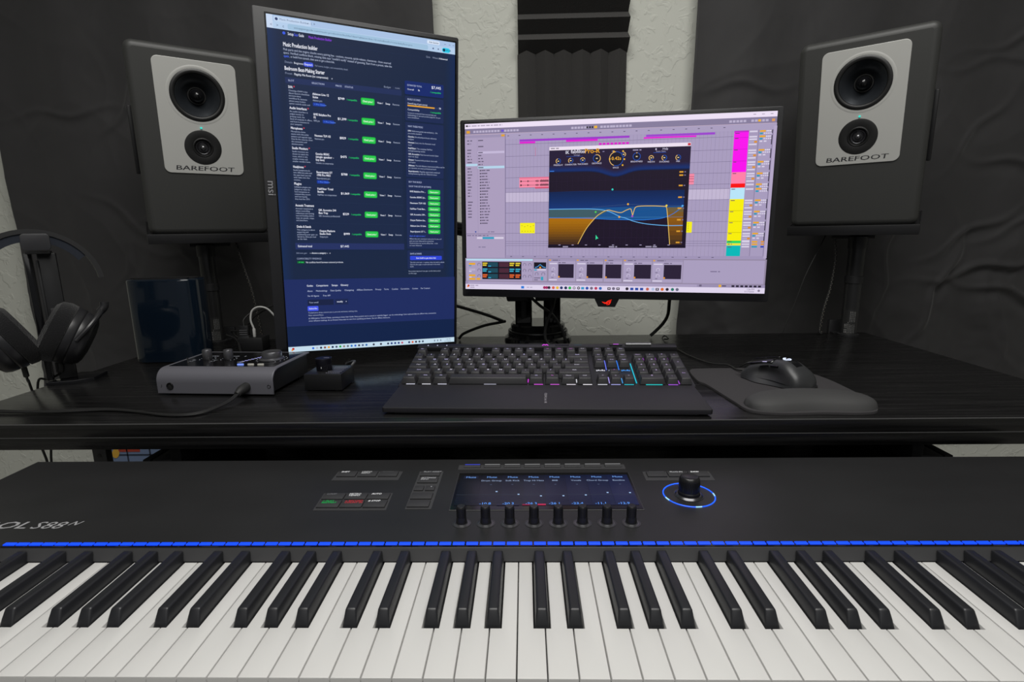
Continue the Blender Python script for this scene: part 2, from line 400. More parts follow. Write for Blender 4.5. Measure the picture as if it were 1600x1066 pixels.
# display
dz = PZ + .0008
def quad(b, x0, y0, x1, y1, z, m): b.add([(x0, y0, z), (x1, y0, z), (x1, y1, z), (x0, y1, z)], [(0, 1, 2, 3)], m)
b = MB(MO); b.box((.0215, .617, PZ + .0003), (.225, .0985, .0008), mat('display_frame', (.03, .03, .032), .4), .0003, 1)
b.box((.0215, .617, PZ + .0006), (.2225, .096, .0008), M_GLOSSB); disp = b.build('display', mk)
b = MB(MO); z = PZ + .0013
for i in range(8):
    x = -.0865 + i*.0271; cxx = x + .0135
    quad(b, x, .578, x + .0269, .6575, z, mat('display_bg_%d' % i, '04060c', .22, emit=('05070f', '060812', '070b1a', '080d20', '091027', '0a122d', '0b1432', '0c1538')[i], es=1))
    tm = glow('6f9fe8', .9); tm2 = glow('8fa0c0', .9)
    if i == 0: quad(b, x + .004, .6475, x + .023, .6555, z + .0001, glow('191c2e'))
    b.text('Mute', T3(cxx, .6492, z + .0002), .0064, tm, True, align='C')
    nm = ['', 'Drum Group', 'Soft Kick', 'Trap Hi Hats', '808', 'Vocals', 'Chord Group', 'Bassline'][i]
    if nm:
        b.text(nm, T3(cxx, .6395, z + .0002), .0056, tm2, True, align='C', sx=.88)
        b.text('o', T3(cxx, .6292, z + .0002), .005, glow('55607a'), align='C')
        h = (0, .6105, .6032, .5990, .5992, .6010, .6070, .6065)[i]
        quad(b, x + .0205, h, x + .0228, h + .0022, z + .0002, glow('a8c8f0'))
    quad(b, x, .6035, x + .0269, .6040, z + .0001, glow('39404f'))
    for k in range(6): quad(b, x, .5985 - k*.0030, x + .0269, .5987 - k*.0030, z + .0001, glow('1c2440'))
    vt = ['', '-10.8', '-20.3', '-26.3', '-26.1', '-23.4', '-11.1', '-12.9'][i]
    if vt: b.text(vt, T3(cxx - .004, .5795, z + .0002), .0068, glow('5a96f0'), True, align='C')
quad(b, .012, .5775, .0215, .5805, z + .0003, glow('c02a55')); quad(b, -.006, .5775, .003, .580, z + .0003, glow('8a2040')); quad(b, -.036, .5775, -.010, .579, z + .0003, glow('2c2a45'))
o = b.build('display_image', disp, smooth=0); o['label'] = 'dark blue mixer screen image'
# button strips
M_BTN = mat('button_rubber', (.03, .03, .032), .55); M_BPAN = mat('button_panel_plastic', (.040, .040, .042), .5)
def panel(pts):
    b = MB(MO); b.prism(pts, PZ - .0002, PZ + .0004, M_BPAN); return b.build('button_panel', mk, smooth=0)
def button(par, x0, y0, x1, y1, lines=(), col='d8d8d8', skew=0):
    b = MB(MO); b.box(((x0+x1)/2, (y0+y1)/2, PZ + .0012), (x1-x0, y1-y0, .0022), M_BTN, .0004, 2)
    n = len(lines)
    for k, t in enumerate(lines): b.text(t, T3(x0 + .0032, y1 - .0042 - k*.0040, PZ + .00245), .0046, glow(col) if col else ink('3c3c3e'), True, sx=.95, shear=.12)
    b.build('button', par)
pn = panel([(-.0935, .677), (.1325, .677), (.1325, .6915), (-.0935, .6915)])
for i in range(8):
    x = -.0855 + i*.02735
    b = MB(MO); b.box((x + .0108, .6865, PZ + .001), (.0225, .008, .0020), M_BTN, .0004, 1)
    b.box((x + .0108, .6893, PZ + .0021), (.0205, .0016, .0004), glow('3b45c8') if i == 0 else glow('8f8f90', .8)); b.build('button', pn)
pn = panel([(-.2558, .6465), (-.1678, .6465), (-.1672, .6725), (-.2552, .6725)])
for i, (ls, c) in enumerate(((['SHIFT'], 'f0f0f0'), (['UNDO', 'REDO'], 'b8b8b8'), (['QUANT'], '4a4a4c'))): button(pn, -.2522 + i*.0277, .6555, -.2274 + i*.0277, .6705, ls, c)
pn = panel([(-.2498, .5690), (-.1640, .5690), (-.1660, .6110), (-.2518, .6110)])
for i, (ls, c) in enumerate(((['LOOP'], '707072'), (['METRO', 'TEMPO'], 'd8d8d8'), (['AUTO'], 'f4f4f4'))): button(pn, -.2490 + i*.0275, .5935, -.2230 + i*.0275, .6080, ls, c)
for i, (ls, c) in enumerate(((['> PLAY', 'RESTART'], '10b050'), (['o RECORD', 'COUNT IN'], 'c03038'), (['# STOP'], 'f4f4f4'))): button(pn, -.2482 + i*.0275, .5738, -.2222 + i*.0275, .5905, ls, c)
pn = panel([(-.1425, .5710), (-.1118, .5710), (-.1122, .6720), (-.1442, .6720)])
for y0, y1, ls, c in ((.6560, .6695, ['PLAY ASSIST'], '9a9a9c'), (.6365, .6515, ['SETTINGS', 'INFO'], 'b0b0b2'), (.5935, .6090, [], ''), (.5745, .5895, [], '')): button(pn, -.1412, y0, -.1155, y1, ls, c)
button(pn, -.1412, .6155, -.1298, .6270); button(pn, -.1272, .6155, -.1158, .6270, ['  v'], 'b0b0b2')
pn = panel([(.1520, .6420), (.2395, .6420), (.2400, .6680), (.1525, .6680)])
for i, (ls, c) in enumerate(((['BROWSER'], '4a4a4c'), (['PLUG-IN'], 'c0c0c2'), (['DAW'], 'ffffff'))): button(pn, .1565 + i*.0272, .6510, .1815 + i*.0272, .6655, ls, c)
# encoders
M_KNOB = mat('knob_plastic', (.012, .012, .013), .3)
def encoder():
    k = MB(); k.lathe([(0, .0008), (.0052, .0008), (.0062, .0014), (.0054, .0075), (.0051, .0082), (.0050, .0195), (.0044, .0208), (.0041, .0211), (0, .0209)], M_KNOB, 28)
    for a in range(24): k.box((.0051, 0, .0138), (.0004, .0005, .0105), M_KNOB, M=R('Z', a*15))
    return k
e0 = None
for i in range(8):
    loc = Vector((-.0727 + i*.02657, .5400, PZ)) - OFF
    if e0 is None:
        e0 = encoder().build('encoder_knob', mk, loc)
        c = MB(); c.lathe([(.0101, -.0002), (.0101, .0006), (.0094, .0007), (.0092, .0002), (.0090, .0007), (.0070, .0010), (.0066, .0016), (.0062, .0016), (.0060, .0004), (.0054, .0004)], mat('knob_collar_metal', (.11, .11, .115), .28, metal=.7), 40)
        e0c = c.build('knob_collar', e0)
    else:
        o = e0.copy(); C.objects.link(o); o.location = loc; c = e0c.copy(); C.objects.link(c); c.parent = o
jw = MB(); jw.lathe([(0, .001), (.0125, .001), (.0125, .005), (.0118, .006), (.0118, .021), (.0108, .0235), (.0098, .0242), (.0070, .0232), (0, .0226)], M_KNOB, 48)
for a in range(36): jw.box((.0119, 0, .0135), (.0008, .0011, .013), M_KNOB, M=R('Z', a*10))
jw = jw.build('jog_wheel', mk, Vector((.1948, .6040, PZ)) - OFF)
c = MB(); c.lathe([(.0175, -.0002), (.0175, .0005), (.0166, .0003), (.0160, .0009), (.0142, .0022), (.0132, .0022), (.0126, .0005)], mat('jog_collar_metal', (.09, .09, .095), .25, metal=.8), 48); c.build('knob_collar', jw)
c = MB(); c.torus((0, 0, .0003), .0300, .0007, mat('ring_blue', (0, .02, .2), .4, emit=(.012, .10, 1.0), es=1.6)); 
for a in (200, 275, 358): c.tube([(.0300*math.cos(math.radians(a+t)), .0300*math.sin(math.radians(a+t)), .0004) for t in range(-7, 8, 2)], .0008, glow('9fd8ff', 1.2), 8, 1)
c = c.build('light_ring', jw); c['label'] = 'glowing blue ring'

# ------------------------------------------------------------------ screens: flat lit graphics on the panel
class Screen(MB):
    def __init__(s, W, H, M):
        super().__init__(M); s.W = W; s.H = H; s.k = 0; s.hs = 1
    def P(s, u, v, d=None):
        return ((u - .5) * s.W, -(.00012 + .000012 * (s.k if d is None else d)), (.5 - v) * s.H)
    def poly(s, pts, c, e=1.0):
        s.k += 1; s.add([s.P(u, v) for u, v in pts], [tuple(range(len(pts)))[::-1]], glow(c, e)); return s
    def rect(s, u0, v0, u1, v1, c, e=1.0): return s.poly([(u0, v0), (u1, v0), (u1, v1), (u0, v1)], c, e)
    def rr(s, u0, v0, u1, v1, c, r=.004):
        a = s.W / s.H; rv = r * a; o = []
        for cu, cv, t in ((u1 - r, v0 + rv, 270), (u1 - r, v1 - rv, 0), (u0 + r, v1 - rv, 90), (u0 + r, v0 + rv, 180)):
            for k in range(4):
                th = math.radians(t + 30 * k); o.append((cu + r * math.cos(th), cv + rv * math.sin(th)))
        return s.poly(o, c)
    def disc(s, u, v, r, c, n=14):
        a = s.W / s.H
        return s.poly([(u + r * math.cos(2*PI*i/n), v + r * a * math.sin(2*PI*i/n)) for i in range(n)], c)
    def arc(s, u, v, r, a0, a1, wd, c, n=20):
        a = s.W / s.H; s.k += 1; V = []
        for i in range(n + 1):
            t = math.radians(a0 + (a1 - a0) * i / n)
            for q in (r, r - wd): V.append(s.P(u + q * math.cos(t), v - q * a * math.sin(t)))
        s.add(V, [(2*i, 2*i+1, 2*i+3, 2*i+2) for i in range(n)], glow(c)); return s
    def line(s, pts, wd, c):       # wd in metres
        s.k += 1
        Q = [Vector((u * s.W, v * s.H)) for u, v in pts]; V = []
        for i, q in enumerate(Q):
            d = (Q[min(i+1, len(Q)-1)] - Q[max(i-1, 0)]).normalized(); n = Vector((-d.y, d.x)) * wd / 2
            for p in (q + n, q - n): V.append(s.P(p.x / s.W, p.y / s.H))
        s.add(V, [(2*i, 2*i+1, 2*i+3, 2*i+2) for i in range(len(Q)-1)], glow(c)); return s
    def t(s, u, v, txt, h, c, bold=False, align='L', width=None, e=1.0):     # h = em height in metres, v = baseline
        s.k += 1; p = s.P(u, v)
        s.text(txt, T3(*p) @ UP, h * s.hs, glow(c, e), bold, align=align, width=width * s.W if width else None); return s
    def bars(s, u, v, n, wd, dv, h, c, jit=.25):      # unreadably small lines of print
        for i in range(n):
            L = wd * (1 - jit * random.random()) * (1 if i < n-1 else .6); x = u
            while x < u + L:
                g = .006 + random.random() * .018; s.rect(x, v + i*dv, min(x + g, u + L), v + i*dv + h, c); x += g + .0035
        return s

def monitor(name, label, center, ax, ay, W, H, l, r_, t_, b_, depth):
    ax = Vector(ax).normalized(); ay = Vector(ay); ay = (ay - ax * ay.dot(ax)).normalized(); n = ax.cross(ay)    # towards the viewer
    M = Matrix((( ax.x, -n.x, ay.x, center[0]), (ax.y, -n.y, ay.y, center[1]), (ax.z, -n.z, ay.z, center[2]), (0, 0, 0, 1)))
    base = M @ Vector((0, 0, -H/2 - b_)); MM = M.copy(); MM.translation = base
    root = thing(name, label, 'monitor', base, MM.to_euler())
    O = T3(0, 0, H/2 + b_)
    cx = (r_ - l)/2; cz = (t_ - b_)/2; Wf = W + l + r_; Hf = H + t_ + b_
    b = MB(O); b.prism(rrect(Wf, Hf, .004, 4, cx, cz), -.0008, .012, M_BEZ, M=T3(0, .012, 0) @ UP, bev=.0008)
    b.prism(rrect(Wf - .03, Hf - .03, .02, 4, cx, cz), 0, .022, M_BEZ, M=T3(0, .034, 0) @ UP)
    b.prism(rrect(min(Wf, Hf)*.62, min(Wf, Hf)*.55, .03, 6, cx, cz), 0, .03, M_BEZ, M=T3(0, depth, 0) @ UP)
    fr = b.build('housing', root)
    b = MB(O); b.prism(rrect(W + .006, H + .006, .001, 2), 0, .0010, M_GLOSSB, M=T3(0, .0010, 0) @ UP); b.build('screen_panel', root, smooth=0)
    return root, O @ T3(0, -.0001, 0), MM
M_BEZ = mat('monitor_black_plastic', (.011, .011, .0125), .42)

# ---- wide monitor
wm, OS, MW = monitor('landscape_monitor', 'wide black monitor showing a lilac music program, mounted behind the computer keyboard',
                 (.172, 1.111, 1.114), (.986, -.167, -.012), (.016, .023, 1.0), .597, .336, .010, .011, .008, .017, .062)
s = Screen(.597, .336, OS)
BG = 'a79bbd'; LN = '857a9b'; DK = '6d6483'; LT = 'c4b8d8'
s.rect(0, 0, 1, 1, BG)
s.rect(0, 0, 1, .029, 'ecdff4'); s.bars(.012, .010, 1, .2, .01, .006, 'a89cb4', 0); s.rect(.004, .008, .011, .017, '222222')
for u in (.93, .955, .98): s.rect(u, .012, u + .008, .015, '8a8094')
s.rect(0, .029, 1, .062, '857b9b'); s.rect(.006, .040, .018, .056, 'e0a030')
for u0, u1 in ((.03, .12), (.138, .19), (.365, .41), (.46, .495), (.50, .56), (.86, .91), (.925, .975)):
    x = u0
    while x < u1: s.rect(x, .041, x + .008, .053, 'b8aecb'); x += .0105
s.rect(.44, .040, .450, .054, 'e8b030'); s.rect(.415, .042, .420, .052, '151515'); s.rect(.424, .042, .429, .052, '151515'); s.rect(.432, .042, .437, .052, '151515')
s.rect(.128, .041, .137, .053, '6a50d0'); s.rect(.945, .041, .953, .053, 'e8b030'); s.rect(.985, .040, .994, .054, 'd89858')
s.rect(0, .0620, 1, .0645, 'd0b8c8'); s.rect(0, .0645, .142, .80, 'ab9dbd'); s.rect(0, .066, .142, .083, '9d91b2'); s.rect(.128, .068, .140, .080, 'e0a030')
s.rect(.141, .0645, .1435, .805, '7b7092'); s.rect(.0435, .085, .0445, .69, '9a8daf')
yy = .096
for k in range(26):
    if k not in (2, 19): s.bars(.008, yy, 1, .03, .01, .006, '60576f', .3)
    yy += .0182
yy = .096
s.rect(.045, .163, .139, .176, LT); s.rect(.003, .234, .044, .248, 'b4d4ea'); s.rect(.045, .2495, .139, .264, 'b4d4ea')
for k in range(29):
    if k not in (1, 3): s.bars(.047 if k < 10 else .058, yy, 1, .05 if k >= 10 else .035, .01, .006, '60576f', .35)
    if k >= 10: s.rect(.052, yy, .0565, yy + .007, '3d3648')
    yy += .0176
s.rect(0, .655, .142, .658, '7b7092'); s.bars(.004, .664, 1, .13, .01, .006, '7a6f90', 0); s.rect(.040, .676, .136, .688, 'd6cde2'); s.rect(.060, .676, .102, .688, '2f9fc0')
s.rect(.033, .640, .038, .648, '2b4ca0'); s.bars(.08, .642, 1, .04, .01, .005, '7a6f90'); s.bars(.045, .735, 1, .05, .01, .006, '857a9b')
s.rect(.1435, .0645, 1, .098, 'a99dbe')
s.rect(.1435, .410, .874, .468, 'c2b6d2')
for k in range(61):
    u = .1435 + k * .0121; s.rect(u, .098, u + .0006, .79, '92869f' if k % 4 else '84789a')
for k in range(19): s.rect(.15 + k*.0385, .077, .156 + k*.0385, .081, '5d5470')
for v in (.128, .197, .261, .322, .383, .408, .468, .531, .591, .653, .702, .715, .728): s.rect(.1435, v, .874, v + .0018, '6f6586')
s.rect(.1435, .788, .995, .806, '9f93b6')
for k in range(17): s.rect(.16 + k*.042, .794, .167 + k*.042, .798, '5d5470')
s.rect(.192, .103, .555, .115, '9a35c8'); s.rect(.607, .102, .819, .114, '9a40cc'); s.rect(.192, .116, .246, .127, 'e010d0'); s.rect(.349, .115, .453, .126, 'e010d0'); s.rect(.600, .115, .763, .124, 'e010d0')
for k in range(8): s.rect(.457 + k*.0125, .138, .4665 + k*.0125, .150, 'd818c8')
s.rect(.246, .15, .2475, .20, 'c07090')
s.rect(.192, .326, .293, .382, 'f58aa6'); s.rect(.246, .381, .293, .389, 'd04868'); s.rect(.192, .322, .293, .328, 'e06888')
for v in (.345, .368):
    s.rect(.194, v - .0009, .293, v + .0009, '2a1a24')
    for u, hh in ((.196, .006), (.198, .004), (.220, .005), (.223, .003), (.2485, .004), (.252, .006), (.256, .005)): s.rect(u, v - hh, u + .0022, v + hh, '2a1a24')
    for k in range(14): s.rect(.2635 + k*.0021, v - .005 - .002*(k % 3), .265 + k*.0021, v + .005 + .002*(k % 2), '2a1a24')
s.rect(.746, .324, .763, .383, 'f58aa6')
for v in (.338, .350, .366): s.rect(.746, v, .763, v + .003, 'a05068')
s.rect(.195, .592, .247, .654, 'f6ee18'); s.rect(.748, .592, .765, .654, 'f6ee18')
for k in range(5):
    s.rect(.200 + k*.010, .607 + .006*(k % 2), .2035 + k*.010, .610 + .006*(k % 2), '8f8a30'); s.rect(.201 + k*.0098, .640, .2045 + k*.0098, .643, '8f8a30')
    s.rect(.752, .60 + k*.010, .755, .603 + k*.010, '8f8a30')
# mixer column
for u0, v0, u1, v1, c in ((.876, .099, .919, .108, 'c020c8'), (.876, .108, .919, .321, 'f800ec'), (.876, .321, .919, .383, 'ff80a8'), (.876, .383, .919, .406, 'fa0808'), (.876, .406, .919, .468, 'b8e4f8'),
                          (.876, .468, .919, .700, 'f8ee00'), (.876, .700, .919, .714, '20d860'), (.876, .715, .919, .727, 'e8e830'), (.876, .728, .919, .788, '00b8b8')): s.rect(u0, v0, u1, v1, c)
for v in (.135, .197, .261): s.rect(.876, v, .919, v + .002, 'c000c0')
for v in (.531, .591, .653): s.rect(.876, v, .919, v + .002, 'b0a800')
for v in (.111, .138, .200, .264, .326, .412, .474, .536, .597, .658, .703, .718, .734): s.bars(.879, v, 1, .022, .01, .004, '5a4060', .2)
s.rect(.919, .098, .948, .788, 'a598ba'); s.rect(.947, .098, .949, .788, '857a9b'); s.rect(.988, .098, .9905, .788, '857a9b'); s.rect(.9905, .08, 1, .80, 'b3a6c6')
for v0 in (.100, .128, .200, .263, .325, .384, .409, .471, .533, .594, .655):
    big = v0 not in (.100, .384, .409)
    for k in range(4 if big else 1): s.rect(.921, v0 + .002 + k*.0135, .944, v0 + .010 + k*.0135, 'd8d0e6' if k != 2 else 'b3a8c8')
    if big: s.rect(.936, v0 + .028, .945, v0 + .039, 'd89038')
    s.rect(.951, v0 + .001, .968, v0 + .010, 'e8a828'); s.rect(.951, v0 + .0135, .960, v0 + .0225, '2898b8')
    for k in range(4): s.rect(.970 + k*.0048, v0 + .002, .9735 + k*.0048, v0 + .009, 'e2dcec'); s.rect(.963 + k*.006, v0 + .0145, .9675 + k*.006, v0 + .021, 'd8d0e6')
    if big:
        for k in range(2): s.rect(.952 + k*.012, v0 + .028, .960 + k*.012, v0 + .035, 'd8d0e6')
    s.rect(.9855, v0, .9880, v0 + (.05 if big else .018), '2a2536')
for v0, c in ((.702, 'e8a828'), (.716, 'e8a828'), (.730, '2898b8')): s.rect(.951, v0, .968, v0 + .009, c); s.rect(.978, v0, .988, v0 + .009, 'd89038' if c[0] == 'e' else '2040b8'); s.rect(.921, v0, .944, v0 + .008, 'd8d0e6')
# plug-in window
u0, u1, v0, v1 = .2945, .7475, .155, .742
s.rect(u0, v0, u1, v1, '1c1226'); s.rect(u0, v0 - .001, u1, .1735, 'ecdff0'); s.rect(.7375, .157, .7465, .170, 'c83040'); s.bars(.299, .160, 1, .05, .01, .006, '8a8090', .1)
top = [(u0, .176), (u1, .176)] + [(u1 - (u1-u0)*i/36, .268 + .034*math.exp(-(((u1 - (u1-u0)*i/36) - .514)/.045)**2)) for i in range(37)]
s.poly(top, '221634')
for k in range(8):
    vv = .262 + .005*k
    p = [(u, vv + .034*math.exp(-((u - .514)/.045)**2)) for u in [u0 + (u1-u0)*i/36 for i in range(37)]]
    s.line(p, .0017, ('221a3c', '1e1d46', '1a2050', '15245a', '122862', '0f2a68', '0c2866', '0a1c48')[k])
s.t(.348, .196, 'IK', .0085, 'd8d8e8', True); s.t(.366, .1935, 'fabfilter', .0098, 'e0dcec', True); s.t(.411, .1955, 'Pro-R', .0125, 'e8a420', True); s.t(.4475, .188, '2', .0065, 'e8a420', True)
for u, t in ((.47, 10), (.50, 14), (.535, 4)): s.bars(u, .186, 1, t*.001, .01, .005, '8078a0', 0)
s.bars(.567, .183, 1, .045, .01, .006, 'a098b8', 0); s.rect(.638, .180, .642, .190, 'c8c0d8'); s.t(.66, .189, 'Help', .0055, 'c8c0d8', True)
for u, v, r, a0, a1 in ((.325, .2355, .0085, 240, 100), (.3665, .2345, .0085, 230, 90), (.406, .2335, .0085, 160, 20), (.452, .226, .0125, 110, -80), (.515, .231, .0230, 250, 95), (.538, .208, .0075, 90, -60), (.5800, .222, .0125, 100, 80), (.626, .232, .0080, 250, -10), (.667, .233, .0085, 250, 120), (.710, .234, .0085, 250, 110)):
    s.disc(u, v, r, '15122a'); s.arc(u, v, r, 0, 360, .0020, '1d4fb0', 28); s.arc(u, v, r, a0, a1, .0020, 'f0c070'); s.rect(u - .0028, v - .0025, u + .0028, v + .0025, 'f0d8a8')
s.disc(.515, .231, .0195, '151024'); s.t(.515, .238, '0.42s', .0088, 'f0b030', True, 'C')
for u, v in ((.506, .19), (.536, .19), (.536, .268), (.494, .232), (.541, .235)): s.disc(u, v, .0028, 'f0b830', 8)
for u, v, t in ((.325, .262, 'PREDELAY'), (.3665, .261, 'CHARACTER'), (.406, .260, 'THICKNESS'), (.452, .258, 'DISTANCE'), (.580, .254, 'BRIGHTNESS'), (.626, .258, 'WIDTH'), (.667, .259, 'DUCKING'), (.710, .259, 'MIX'), (.514, .285, 'SPACE')): s.t(u, v, t, .0040, 'c8c4dc', True, 'C')
s.rect(.352, .2105, .406, .212, '2a5ac0'); s.rect(.632, .203, .672, .205, '2a5ac0'); s.t(.386, .208, 'Vintage', .0042, 'a8a4c0', align='C'); s.t(.655, .201, 'Auto Gate', .0042, 'a8a4c0', align='C')
s.bars(.297, .290, 1, .026, .01, .005, '3a78d8', 0)
# graph: body bands and curves
for k in range(23): s.rect(.32 + k*.018, .32, .3206 + k*.018, .72, '2a1e38')
for k in range(7): s.rect(u0, .352 + k*.055, .735, .353 + k*.055, '2b2038')
B1 = [(.2945, .413), (.40, .410), (.55, .412), (.735, .415)]
up_c = [(.296, .513), (.40, .513), (.453, .516), (.494, .528), (.533, .560), (.55, .568), (.58, .588), (.62, .603), (.681, .613), (.735, .613)]
lo_c = [(.296, .563), (.40, .566), (.453, .570), (.50, .575), (.55, .578), (.60, .580), (.619, .579), (.67, .570), (.706, .543), (.735, .499)]
s.poly(B1 + [(.735, .505), (.735, .508), (.296, .513)], '0c2a5e')
for k in range(10): s.rect(.2955, .413 + k*.010, .735, .423 + k*.010, ('0a2250', '0b2455', '0b2658', '0c285c', '0d2a60', '0e2c64', '0f2e68', '10306c', '113270', '123474')[k])
s.poly([(.296, .513)] + [(.40, .511), (.46, .508), (.60, .503), (.735, .505)] + lo_c[::-1], '14508e')
s.poly([(.296, .513), (.453, .516), (.494, .528), (.454, .562), (.440, .569), (.296, .563)], '3d5a64')
amber = [(.296, .563), (.4545, .565), (.423, .629), (.396, .716), (.394, .722), (.296, .722)]
s.poly(amber, 'a86a04')
def along(v, P):
    for (a, b1), (c, d) in zip(P, P[1:]):
        if b1 <= v <= d: return a + (c - a)*(v - b1)/(d - b1)
    return P[-1][0]
LC = [(.4545, .563), (.438, .597), (.423, .629), (.410, .668), (.396, .716), (.394, .724)]; RC = [(.681, .506), (.685, .55), (.690, .62), (.697, .724)]
for k in range(10):
    v = .570 + k*.0152; vb = v + .0153
    s.poly([(.296, v), (along(v, LC), v), (along(vb, LC), vb), (.296, vb)], ('a86a04', 'a26806', '9a6206', '925c08', '885608', '7c4e0e', '6e4612', '5e3c16', '4e3218', '40281a')[k])
for k in range(8):
    v = .510 + k*.0265; vb = v + .0266
    s.poly([(along(v, RC), v), (.735, v), (.735, vb), (along(vb, RC), vb)], ('6a5a3c', '7a5620', '8a560c', '845210', '784c10', '6a4212', '5a3a16', '48301a')[k])
def smooth(pts, n=6):
    o = []
    for i in range(len(pts) - 1):
        p0 = pts[max(i-1, 0)]; p1 = pts[i]; p2 = pts[i+1]; p3 = pts[min(i+2, len(pts)-1)]
        for k in range(n):
            t = k / n; o.append(tuple(.5*((2*p1[d]) + (p2[d]-p0[d])*t + (2*p0[d]-5*p1[d]+4*p2[d]-p3[d])*t*t + (3*p1[d]-p0[d]-3*p2[d]+p3[d])*t**3) for d in (0, 1)))
    return o + [pts[-1]]
s.line([(.296, .563), (.735, .565)], .0005, '4888b8')
s.line(smooth(lo_c), .0012, '2878d8'); s.line(smooth(up_c), .0013, '68b4f0')
s.line(smooth([(.396, .719), (.423, .629), (.454, .562), (.470, .540), (.484, .526), (.497, .522), (.51, .528), (.535, .537), (.552, .524), (.566, .516), (.5705, .530), (.574, .552), (.5775, .530), (.583, .507), (.60, .501), (.64, .501), (.672, .504), (.679, .506), (.683, .524), (.690, .62), (.697, .722)]), .0013, 'e8c060')
s.line([(.44, .505), (.56, .490), (.735, .503)], .0004, '4a6080')
for u, v, c in ((.506, .404, '30d0c8'), (.453, .532, '50d050'), (.558, .489, 'f0b030'), (.681, .500, 'f0d840'), (.531, .562, 'f0a830'), (.573, .558, 'b048c0'), (.731, .503, '58b0f0')): s.disc(u, v, .0032, c)
for v in (.31, .328, .385, .45, .512, .577, .642, .706): s.rect(.716, v, .728, v + .008, 'e0a030'); s.rect(.731, v + .001, .736, v + .007, '7a7090')
for k in range(9): s.rect(.33 + k*.045, .7225, .337 + k*.045, .727, '9a90b0')
s.rect(u0, .728, u1, v1, '181022'); s.bars(.345, .732, 1, .03, .01, .006, 'a8a0bc', 0); s.bars(.50, .732, 1, .045, .01, .006, 'a8a0bc', 0); s.bars(.62, .731, 1, .06, .01, .006, 'a8a0bc', 0)
s.poly([(.4555, .665), (.4555, .694), (.4600, .687), (.4645, .687)], '38e0a0')
# device strip
s.rect(0, .806, 1, .9505, '92869f'); s.rect(.744, .812, .995, .946, 'a99dbe'); s.bars(.83, .874, 1, .05, .01, .006, '7a6f90', 0)
s.rect(.003, .810, .242, .946, 'a99dbe'); s.rect(.003, .810, .242, .822, 'b8d8ee'); s.rect(.061, .828, .202, .937, '17131f')
for k, c in enumerate(('e0c838', '38a8c8', 'e86830')):
    v = .832 + k*.036
    s.rect(.082, v, .118, v + .028, '1d4858'); s.rect(.122, v, .158, v + .028, '4a2838')
    for u in (.063, .160, .181): s.rect(u, v + .002, u + .017, v + .010, c); s.rect(u, v + .014, u + .014, v + .022, c)
    s.rect(.083, v + .021, .093, v + .026, '38b0e0')
    for u in (.050, .213, .232): s.arc(u, v + .014, .0058, -40, 220, .0012, '4d4460', 12)
    s.rect(.013, v + .004, .036, v + .016, 'e8a828' if k != 1 else 'b8aecb'); s.rect(.013, v + .018, .022, v + .024, '2898b8' if k == 0 else 'd8d0e6')
s.rect(.013, .930, .036, .942, 'e8a828'); s.rect(.040, .930, .054, .942, 'e8a828')
s.rect(.244, .810, .292, .944, 'a99dbe'); s.rect(.246, .830, .289, .868, '191420'); s.line([(.250, .862), (.258, .858), (.268, .843), (.278, .858), (.287, .862)], .0016, '4898d8'); s.disc(.268, .862, .0035, 'e89828')
s.rect(.247, .872, .256, .880, '38a8c8'); s.rect(.258, .872, .288, .879, 'd8d0e6')
for u in (.256, .279): s.arc(u, .902, .0062, -40, 220, .0012, '4d4460', 12)
s.rect(.271, .918, .279, .940, '2aa0bc'); s.bars(.247, .923, 2, .022, .012, .005, '6a607c', 0)
for x0, x1, d0, d1, kn in ((.297, .390, .331, .384, 1), (.392, .483, .428, .482, 1), (.486, .546, .491, .544, 0), (.550, .643, .586, .641, 1), (.645, .742, .682, .738, 1)):
    s.rect(x0, .810, x1, .944, 'a99dbe'); s.rect(x0, .810, x1, .822, '9d91b2'); s.rect(x0 + .002, .812, x0 + .008, .820, 'e0a030'); s.bars(x0 + .014, .814, 1, (x1-x0)*.5, .01, .005, '6a607c', .1)
    s.bars(d0, .829, 1, (d1-d0)*.8, .01, .005, '6a607c', .1); s.rect(d0, .840, d1, .923, '2a2036'); s.disc(d0 + .0025, .917, .0030, 'e89828')
    if kn:
        for v in (.870, .906): s.arc((x0 + d0)/2, v, .0060, -40, 220, .0012, 'd8d0e6', 12); s.bars(x0 + .010, v + .014, 1, .013, .01, .004, '6a607c', 0)
        s.rect(x0 + .004, .833, d0 - .004, .840, 'd8d0e6'); s.rect(x0 + .002, .932, d0 - .004, .939, 'd8d0e6')
s.rect(0, .9505, 1, .968, '9a8eb0'); s.rect(.010, .953, .790, .965, 'ab9fc0'); s.rect(.797, .953, .805, .964, '6a607c')
s.rect(.858, .952, .866, .966, 'e8b030'); s.bars(.868, .956, 1, .022, .01, .006, '4d4460', 0)
for k in range(7): s.rect(.898 + k*.0135, .954, .907 + k*.0135, .965, '2a2536')
s.rect(0, .968, 1, 1, 'ded4ec')
s.disc(.011, .979, .004, 'c02828'); s.disc(.0085, .984, .003, 'e88830'); s.bars(.017, .974, 2, .035, .012, .006, 'a89cb8', .2)
